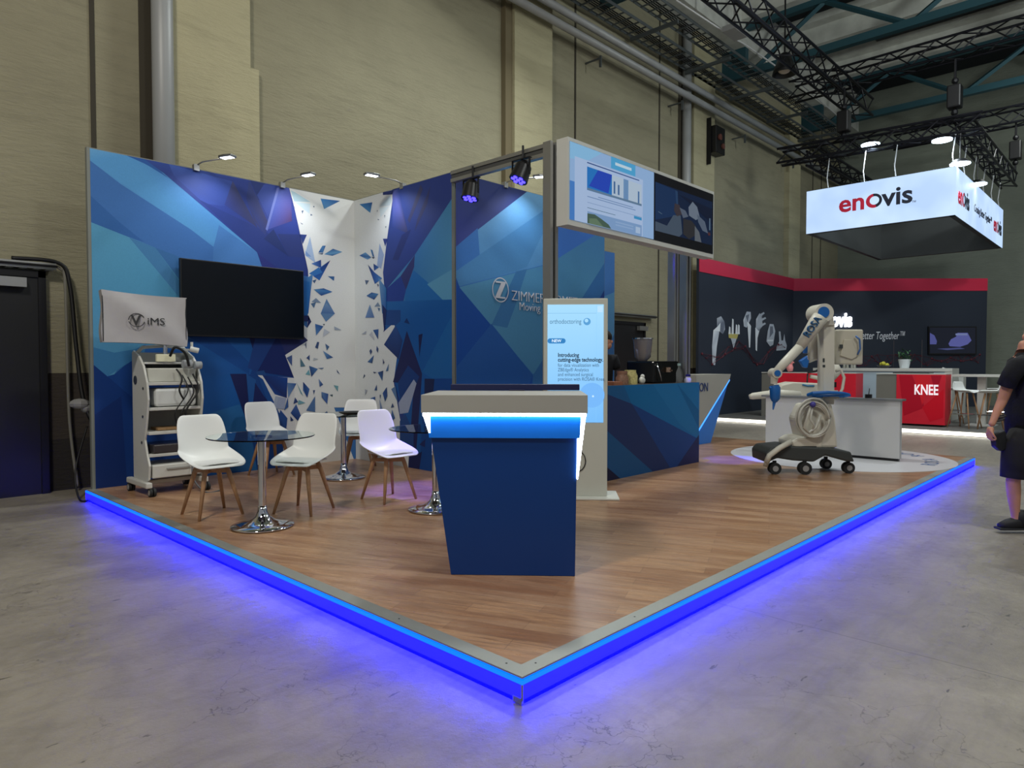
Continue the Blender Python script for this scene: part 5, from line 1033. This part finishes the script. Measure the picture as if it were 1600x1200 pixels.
def fruit(t):
    obj('bowl', MB().lathe([(0, 0), (.08, 0), (.17, .07), (.16, .07), (.07, .015), (0, .015)], n=18), mat('grey_bowl', (90, 90, 92), .4), t, smooth='auto')
stand('fruit_bowl', 'small bowl holding yellow fruit on the pale counter', 'bowl', 1381, 18.85, 1.32, fruit)
for k, (dx, dy) in enumerate(((0, -.07), (.03, .06), (-.05, 0))):
    p_ = onX(1381, 580, 18.85); t = MB().ball((18.85+dx, p_.y+dy, 1.32+.075+.02*k), .055, 10); solo('lemon', t, mat('lemon_yellow', (200, 196, 70), .5), 'yellow fruit in the bowl on the pale counter', 'fruit', 'lemons in the bowl', smooth=True)
for k, (px, hh) in enumerate(((1319, .18), (1324, .22), (1331, .13), (1335, .12))):
    stand('small_bottle', 'small bottle on the pale counter beside the robot monitor', 'bottle', px, 18.9, 1.32, lambda t, hh=hh: obj('bottle_body', MB().lathe([(0, 0), (.035, 0), (.035, hh*.6), (.014, hh*.8), (.014, hh), (0, hh)], n=10), mat('bottle_glass', (150, 150, 140), .2), t, smooth='auto'))['group'] = 'bottles on the pale counter'
def model(t):
    obj('bone_model', MB().tube([(0, 0, .02), (0, .02, .12), (0, 0, .2)], [.06, .09, .05], 10).tube([(0, 0, .18), (0, -.06, .26), (0, -.1, .24)], [.04, .03, .02], 8), mat('pink_model', (240, 150, 150), .5), t, smooth=True)
    obj('instrument', MB().tube([(0, .12, .28), (0, 0, .3), (0, -.12, .24)], .02, 6).tube([(0, .05, .24), (0, .0, .36)], .02, 6), BLACK, t, smooth=True)
stand('joint_model', 'pink joint model with dark instrument on the red counter', 'medical model', 1235, 17.2, 1.22, model)
def screenp(t): obj('flat_screen', MB().box(-.1, .3, -.35, .35, 0, .02), BLACK, t)
stand('counter_tablet', 'dark flat tablet lying on the KNEE counter', 'tablet', 1425, 16.72, 1.22, screenp)
for px in (1396, 1440):
    stand('thin_stand', 'thin metal sign stand behind the pale counter', 'stand', px, 19.1, 1.32, lambda t: obj('rod', MB().cyl((0, 0, 0), (0, 0, .7), .008, n=6).cyl((0, 0, 0), (0, 0, .01), .06, n=12), mat('rod_metal', (80, 76, 80), .4, .6), t))['group'] = 'thin stands'

# bar table and high stools
ht = thing('bar_table', 'white rectangular bar table on one leg beside the walking person', 'table', (17.6, 2.95, .1))
obj('table_top', MB().box(17.3, 17.9, 2.5, 3.35, 1.15, 1.2), WHITE, ht, True); obj('table_leg', MB().box(17.52, 17.68, 2.78, 2.93, .12, 1.15), WHITE, ht, True); obj('foot_plate', MB().box(17.3, 17.9, 2.6, 3.1, .1, .12), WHITE, ht, True)
def make_stool():
    t = thing('bar_stool', '', 'stool', (0, 0, 0), 0, 'white bar stools')
    mb = MB(); rows = []
    for (y, z, hw) in ((-.2, .96, .15), (-.2, .88, .2), (-.17, .79, .22), (-.1, .745, .225), (0, .735, .22), (.12, .74, .21), (.2, .73, .18)):
        rows.append([mb.bm.verts.new((hw*s_, y+.06*abs(s_)**2*(z > .78), z+.05*abs(s_)**2*(z < .78))) for s_ in (-1, -.66, -.33, 0, .33, .66, 1)])
    for a, b in zip(rows, rows[1:]):
        for i in range(6): mb.bm.faces.new((a[i], a[i+1], b[i+1], b[i]))
    obj('seat_shell', mb, SHELL, t, smooth=True, solid=.012, sub=1)
    for sx in (-1, 1):
        for sy in (-1, 1): obj('leg', MB().tube([(sx*.1, sy*.1, .72), (sx*.22, sy*.22, 0)], [.017, .012], 8), OAK, t, smooth=True)
    obj('footrest', MB().tube([(.18, .18, .28), (-.18, .18, .28), (-.18, -.18, .28), (.18, -.18, .28), (.18, .18, .28)], .009, 6), CHROME, t); return t
st0 = make_stool()
for i, (px, dep, rz, lab) in enumerate(((1508, 16.75, 160, 'white bar stool in front, between the KNEE counter and the bar table'), (1486, 18.0, 200, 'white bar stool half hidden by the red KNEE counter'), (1549, 16.8, 10, 'white bar stool beside the bar table leg, its back to the left'), (1556, 18.2, 20, 'white bar stool behind the bar table, nearly hidden by the person'))):
    p_ = onX(px, 600, dep); place(st0, (dep, p_.y, .1), R(rz), lab, i == 0)
p_ = onX(1494, 590, 19.8)
wb = thing('waste_stand', 'white stand with crumpled paper behind the bar stools', 'stand', (19.8, p_.y, .1)); obj('pillar', MB().box(-.15, .15, -.18, .18, 0, 1.0), WHITE, wb); obj('paper', MB().ball((0, .1, 1.05), .09, 8).tube([(0, .15, 1.05), (0, .25, 1.2), (0, .3, 1.22)], .03, 6), WHITE, wb)

# ---------------------------------------------------------------- hanging sign
sg = thing('hanging_sign', 'lit white hanging sign reading enovis above the red booth', 'sign', (19.8, 4.84, 5.05))
SX0, SX1, SY0, SY1, SZ0, SZ1 = 17.0, 22.7, 3.29, 6.38, 4.60, 5.60
SZ0, SZ1 = 4.565, 5.60
obj('frame', MB().box(SX0+.01, SX0+.12, SY0+.01, SY1, SZ0, SZ1).box(SX0+.01, SX1, SY0+.01, SY0+.12, SZ0, SZ1).box(SX1-.12, SX1, SY0+.1, SY1, SZ0, SZ1).box(SX0+.1, SX1, SY1-.12, SY1-.01, SZ0, SZ1), mat('sign_frame_grey', (70, 74, 76), .6), sg, True)
LXM, nt, b_, P_ = newmat('lit_fabric')
nz = noise(nt, P_, 1.2, 2); b_.inputs['Base Color'].default_value = srgb(30, 34, 40)
cc_ = mixc(nt, rng(nt, nz, .35, .65, 0, 1), srgb(180, 208, 248), srgb(200, 226, 255)); nt.links.new(cc_, b_.inputs['Emission Color']); b_.inputs['Emission Strength'].default_value = 1.0
obj('sign_face', MB().box(SX0-.005, SX0+.01, SY0, SY1, SZ0+.01, SZ1-.01), LXM, sg, True, label='front lit face')
obj('sign_face', MB().box(SX0, SX1, SY0-.005, SY0+.01, SZ0+.01, SZ1-.01), LXM, sg, True, label='right lit face')
obj('sign_face', MB().box(SX1, SX1+.01, SY0, SY1, SZ0+.01, SZ1-.01).box(SX0, SX1, SY1-.01, SY1, SZ0+.01, SZ1-.01), LXM, sg, True, label='rear lit faces')
SR_ = mat('sign_red', (200, 30, 62), .5); SD = mat('sign_navy', (24, 30, 48), .5)
def logo(org, xd, k, sz):
    xd = Vector(xd); org = Vector(org); nn = xd.cross(Vector((0, 0, 1)))
    ENL = [text('lettering', 'en', sz, org, xd, (0, 0, 1), SR_, sg, bold=.012*k, ext=.004, sx=k, label='red letters').name]
    w1 = (Vector(max((v.co for v in bpy.data.objects[ENL[0]].data.vertices), key=lambda q_: q_.dot(xd)))+Vector(sg.location)-org).dot(xd); o_ = org+xd*(w1+.035*k); g = MB(); g2 = MB(); R_ = sz*.285; cz = R_*.93
    cc2 = o_+xd*(R_*k)+Vector((0, 0, cz))
    for i in range(30):
        a0, a1 = 2*PI*i/30, 2*PI*(i+1)/30; md = (a0+a1)/2; tgt = g if (PI*.55 < md < PI*1.6) else g2
        th = .34+.14*(1+math.cos(md-PI*1.15))/2
        tgt.prism([cc2+xd*(r_*k*math.cos(t_))+Vector((0, 0, r_*math.sin(t_)))+nn*.002 for r_, t_ in ((R_, a0), (R_, a1), (R_*(1-th), a1), (R_*(1-th), a0))], nn*.004)
    obj('ring_letter', g, SR_, sg, True, label='red half of the ring'); obj('ring_letter', g2, SD, sg, True, label='dark half of the ring')
    text('lettering', 'vis', sz, o_+xd*(2*R_*k+.0*k), xd, (0, 0, 1), SD, sg, bold=.012*k, ext=.004, sx=k, label='dark letters')
p = onX(1310, 332, SX0-.012); logo((SX0-.012, p.y, p.z), (0, -1, 0), 1.06, .56)
p = onX(1424, 319, SX0-.012); text('lettering', '™', .10, (SX0-.012, p.y, p.z), (0, -1, 0), (0, 0, 1), SD, sg, ext=.002)
p = onY(1497, 312, SY0-.012); logo((p.x, SY0-.012, 4.86), (1, 0, 0), .80, .55)
text('lettering', 'Creating Better Together™', .26, (onY(1521, 340, SY0).x, SY0-.012, 4.95), (1, 0, 0), (0, 0, 1), SD, sg, ext=.003, shear=.15, fit=onY(1549, 340, SY0).x-onY(1521, 340, SY0).x)
logo((onY(1552, 340, SY0).x, SY0-.012, 4.86), (1, 0, 0), .8, .55)
for (x_, y_) in ((17.05, 5.9), (17.05, 5.1), (17.05, 4.45), (17.1, 3.35), (18.2, 3.35), (19.3, 3.35), (20.4, 3.35), (21.5, 3.35), (22.5, 3.35)):
    obj('hanging_wire', MB().tube([(x_, y_, 5.6), (x_, y_+.03, 5.85), (x_, y_-.02, 6.3)], .012, 6), mat('white_wire', (190, 195, 200), .4), sg, True)
for k, (fp, lab) in enumerate(((onX(1360, 227, 16.95), 'bright floodlight under the sign truss, the left one of the front pair'), (onX(1472, 220, 16.95), 'bright floodlight under the sign truss, the right one of the front pair'), (onY(1500, 257, 3.25), 'bright floodlight just above the near corner of the lit sign'), (onY(1527, 289, 3.25), 'farthest bright floodlight above the right face of the lit sign'))):
    x_, y_, z_ = fp
    t = thing('floodlight', lab, 'floodlight', (x_, y_, z_), 0, 'floodlights on the sign truss')
    fl = MB().cyl((0, 0, .02), (0, 0, .1), .20, .12, 24).cyl((0, 0, .1), (0, 0, 6.3-z_), .015, n=8); obj('housing', fl, BLACK, t, smooth='auto')
    obj('lens', MB().cyl((0, 0, 0), (0, 0, .02), .19, n=28), mat('flood_lens', (255, 255, 255), .4, emis=(215, 238, 255), estr=14), t)
    light('floodlight_light', 'SPOT', (x_, y_, z_-.03), 230 if k < 2 else 110, (.85, .95, 1), (x_+(2.6 if k < 2 else 1.0), y_+(.3 if k < 2 else 1.2), 0), .15, spot=130, blend=.8)

# ================================================================ PEOPLE
def skin_mesh(name, chains, m, parent, sub=2):
    """chains: list of lists of (point, radius); joined by shared first points"""
    bm = bmesh.new(); L_ = {}; rad = []
    def V(p_, r_):
        k = tuple(round(c, 4) for c in p_)
        if k not in L_: L_[k] = bm.verts.new(p_); rad.append(r_)
        return L_[k]
    for chn in chains:
        pv = None
        for p_, r_ in chn:
            v = V(p_, r_)
            if pv is not None and pv is not v:
                try: bm.edges.new((pv, v))
                except Exception: pass
            pv = v
    me = bpy.data.meshes.new(name); bm.to_mesh(me); bm.free(); o = bpy.data.objects.new(name, me); COL.objects.link(o)
    o.modifiers.new('skin', 'SKIN'); sv = me.skin_vertices[0].data if me.skin_vertices else None
    if sv is None:
        bpy.context.view_layer.objects.active = o; bpy.context.view_layer.update(); sv = me.skin_vertices[0].data
    for i, r_ in enumerate(rad): sv[i].radius = r_ if isinstance(r_, tuple) else (r_, r_)
    sv[0].use_root = True
    s = o.modifiers.new('sub', 'SUBSURF'); s.levels = s.render_levels = sub
    bpy.context.view_layer.update()
    em_ = bpy.data.meshes.new_from_object(o.evaluated_get(bpy.context.evaluated_depsgraph_get())); bpy.data.objects.remove(o)
    for p_ in em_.polygons: p_.use_smooth = True
    em_.materials.clear(); em_.materials.append(m); em_.name = name
    r = bpy.data.objects.new(name, em_); COL.objects.link(r); r.parent = parent; return r
def head(parent, c, s, face=1):
    """head facing local -x (profile towards the left of the picture) or other by face"""
    mb = MB(); mb.ball(c, s, 20, (.86, .74, 1.12)).ball((c[0]-.035*face, c[1], c[2]-s*.55), s*.72, 16, (.85, .78, .8))
    mb.ball((c[0]-s*.93*face, c[1], c[2]-s*.12), s*.17, 8, (1.1, .7, 1.3)); mb.ball((c[0]+.0, c[1]-s*.74, c[2]-s*.1), s*.2, 8, (.8, .3, 1.1)).ball((c[0]+.0, c[1]+s*.74, c[2]-s*.1), s*.2, 8, (.8, .3, 1.1))
    mb.ball((c[0]-s*.74*face, c[1], c[2]-s*.72), s*.16, 8, (.7, 1.4, .5))
    return mb
PR0 = onz(1607, 828, 0); PR0.z = 0; PP = local_frame(PR0, PR0.dot(FH))
pr = thing('person', 'person in black t-shirt and black shorts walking past at the right edge', 'person', PR0, AW)
body = skin_mesh('body', [
 [(PP(1607, 650), .10), (PP(1607, 610), .11), (PP(1606, 570), .10), (PP(1605, 556), .06), (PP(1603, 544), .055), (PP(1602, 530), .06)],
 [(PP(1606, 570), .10), (PP(1590, 568, -.02), .06), (PP(1578, 590, -.04), .052), (PP(1568, 622, -.05), .043), (PP(1557, 645, -.06), .033), (PP(1551, 660, -.07), .026), (PP(1548, 666, -.075), .028)],
 [(PP(1606, 570), .10), (PP(1606, 572, .2), .06), (PP(1612, 600, .26), .05), (PP(1616, 630, .27), .043), (PP(1606, 655, .26), .032), (PP(1600, 668, .25), .026)],
 [(PP(1607, 650), .10), (PP(1600, 680, -.07), .07), (PP(1589, 715, -.1), .072), (PP(1583, 748, -.1), .055), (PP(1584, 770, -.1), .056), (PP(1586, 800, -.1), .036), (PP(1588, 812, -.1), .036), (PP(1574, 822, -.1), .03)],
 [(PP(1607, 650), .10), (PP(1616, 680, .07), .07), (PP(1630, 712, .1), .072), (PP(1640, 745, .1), .055), (PP(1652, 768, .1), .055), (PP(1668, 795, .1), .036), (PP(1672, 806, .1), .034), (PP(1660, 816, .1), .03)]], SKIN, pr)
g = head(pr, PP(1620, 524), .112); obj('head', g, SKIN, pr, smooth=True)
obj('hair', MB().ball((PP(1624, 508)[0], 0, PP(1624, 516)[2]), .118, 18, (.85, .76, 1.0)), HAIR, pr, smooth=True)
obj('beard', MB().ball((PP(1613, 534)[0], 0, PP(1613, 541)[2]), .066, 14, (.9, .95, .8)), mat('brown_beard', (70, 44, 36), .8), pr, smooth=True)
def oval(mb, pts, n=20):
    rings = []
    for c, rx, ry in pts: rings.append([mb.bm.verts.new((c[0]+rx*math.cos(2*PI*k/n), c[1]+ry*math.sin(2*PI*k/n), c[2])) for k in range(n)])
    for a, b in zip(rings, rings[1:]):
        for k in range(n): mb.bm.faces.new((a[k], a[(k+1) % n], b[(k+1) % n], b[k]))
    mb.bm.faces.new(rings[0][::-1]); mb.bm.faces.new(rings[-1]); return mb
sg_ = oval(MB(), [(PP(1606, 678), .15, .185), (PP(1606, 645), .155, .185), (PP(1606, 610), .15, .19), (PP(1606, 580), .14, .205), (PP(1605, 562), .11, .18), (PP(1605, 555), .075, .10), (PP(1604, 551), .06, .065)])
sg_.tube([PP(1602, 566, -.12), PP(1590, 572, -.13), PP(1579, 588, -.10), PP(1572, 603, -.07)], [.07, .078, .072, .07], 14).tube([PP(1605, 566, .12), PP(1608, 580, .2), PP(1613, 604, .25)], [.07, .078, .07], 14)
obj('t_shirt', sg_, CLOTHB, pr, smooth=True)
sh2 = oval(MB(), [(PP(1606, 690), .145, .18), (PP(1606, 664), .15, .18)])
sh2.tube([PP(1602, 680, -.08), PP(1592, 700, -.1), PP(1588, 722, -.1), PP(1585, 747, -.1)], [.12, .125, .112, .102], 16).tube([PP(1612, 680, .08), PP(1620, 700, .1), PP(1631, 722, .1), PP(1640, 744, .1)], [.12, .12, .108, .1], 16)
obj('shorts', sh2, mat('black_shorts', (26, 25, 27), .9), pr, smooth=True)
for (px, py, dp) in ((1588, 812, -.1), (1673, 806, .1)):
    s_ = MB(); a = PP(px+10, 826 if dp < 0 else 818, dp); s_.tube([(a[0]+.03, dp, a[2]+.045), (a[0]-.05, dp, a[2]+.05), (a[0]-.13, dp, a[2]+.035), (a[0]-.2, dp, a[2]+.022)], [.045, .052, .046, .025], 14).tube([(a[0]-.015, dp, a[2]+.04), (a[0]-.02, dp, a[2]+.09), (a[0]-.03, dp, a[2]+.15)], [.056, .056, .047], 14).ball((a[0]+.02, dp, a[2]+.04), .05, 12)
    obj('shoe', s_, mat('black_shoe', (20, 20, 22), .6), pr, smooth=True)
    obj('shoe_sole', MB().box(a[0]-.22, a[0]+.075, dp-.045, dp+.045, a[2]-.006, a[2]+.014), RUB, pr, bevel=.01)
# hand with fingers closing on the strap of a pouch
hb = PP(1548, 666, -.075); g = []
palm = (hb[0], hb[1], hb[2]-.03)
chn = [[(hb, .026), (palm, .03)]]
for k in range(4):
    yy = hb[1]-.03+.02*k; L1 = (.035, .04, .038, .03)[k]
    chn.append([(palm, .03), ((palm[0]-.012, yy, palm[2]-.035), .0105), ((palm[0]-.012+.004*k, yy, palm[2]-.035-L1), .0095), ((palm[0]+.012, yy, palm[2]-.05-L1), .0085), ((palm[0]+.03, yy, palm[2]-.04-L1*.8), .0075)])
chn.append([(palm, .03), ((palm[0]-.02, hb[1]-.04, palm[2]-.01), .012), ((palm[0]-.012, hb[1]-.055, palm[2]-.045), .010), ((palm[0]+.008, hb[1]-.055, palm[2]-.068), .0085)])
skin_mesh('hand', chn, SKIN, pr, 1)
obj('wristband', MB().tube([(PP(1553, 655)[0]+.034*math.cos(t_), -.065+.034*math.sin(t_), PP(1553, 655)[2]+.01*math.cos(t_)) for t_ in [i*PI/8 for i in range(17)]], .007, 6).tube([(PP(1555, 650)[0]+.036*math.cos(t_), -.063+.036*math.sin(t_), PP(1555, 650)[2]+.01*math.cos(t_)) for t_ in [i*PI/8 for i in range(17)]], .006, 6), mat('dark_band', (40, 34, 32), .5), pr, smooth=True)
pc = thing('belt_pouch', 'small black pouch held by the walking person at the hip', 'bag', PR0, AW)
obj('pouch_body', MB().prism([PP(1554, 678, -.11), PP(1572, 672, -.11), PP(1576, 700, -.11), PP(1566, 706, -.11), PP(1557, 699, -.11)], (0, .07, 0)), mat('black_leather', (24, 24, 26), .5), pc, bevel=.012)
obj('strap', MB().tube([PP(1550, 678, -.08), PP(1556, 680, -.08), PP(1568, 674, -.09)], .008, 6), BLACK, pc, smooth=True)
# barista behind the bar counter
ba = thing('person', 'person with dark hair bending behind the bar, half hidden by the kiosk', 'person', (7.27, 5.34, FZ), AW)
skin_mesh('body', [[((0, 0, .95), .11), ((0, 0, 1.15), .12), ((.0, -.03, 1.35), .12), ((.0, -.05, 1.44), .06), ((.02, -.07, 1.5), .06)], [((0, 0, 1.35), .11), ((-.18, -.03, 1.36), .06), ((-.24, -.05, 1.12), .045), ((-.2, -.2, 1.1), .032)], [((0, 0, 1.35), .11), ((.16, -.03, 1.36), .06), ((.22, -.05, 1.15), .045), ((.18, -.25, 1.12), .032)], [((0, 0, .95), .11), ((-.1, 0, .85), .09), ((-.1, 0, .45), .06), ((-.1, 0, .06), .04)], [((0, 0, .95), .11), ((.1, 0, .85), .09), ((.1, 0, .45), .06), ((.1, 0, .06), .04)]], SKIN, ba)
skin_mesh('shirt', [[((0, 0, .9), (.17, .13)), ((0, 0, 1.15), (.17, .14)), ((0, -.01, 1.37), (.15, .12))], [((0, -.01, 1.37), (.15, .12)), ((-.18, -.03, 1.37), .08), ((-.23, -.05, 1.2), .07)], [((0, -.01, 1.37), (.15, .12)), ((.16, -.03, 1.37), .08), ((.2, -.05, 1.22), .07)]], CLOTHB, ba)
obj('trousers', MB().tube([(-.1, 0, .95), (-.1, 0, .5), (-.1, 0, .06)], [.12, .09, .08], 12).tube([(.1, 0, .95), (.1, 0, .5), (.1, 0, .06)], [.12, .09, .08], 12), CLOTHB, ba, smooth=True)
obj('shoe', MB().box(-.15, -.05, -.2, .08, 0, .08).box(.05, .15, -.2, .08, 0, .08), BLACK, ba, bevel=.02)
obj('head', head(ba, (.03, -.09, 1.60), .10, -1), SKIN, ba, smooth=True); obj('hair', MB().ball((.02, -.07, 1.65), .115, 16, (1.0, .9, .85)).ball((-.03, -.05, 1.6), .1, 12, (.8, .9, 1)), HAIR, ba, smooth=True)
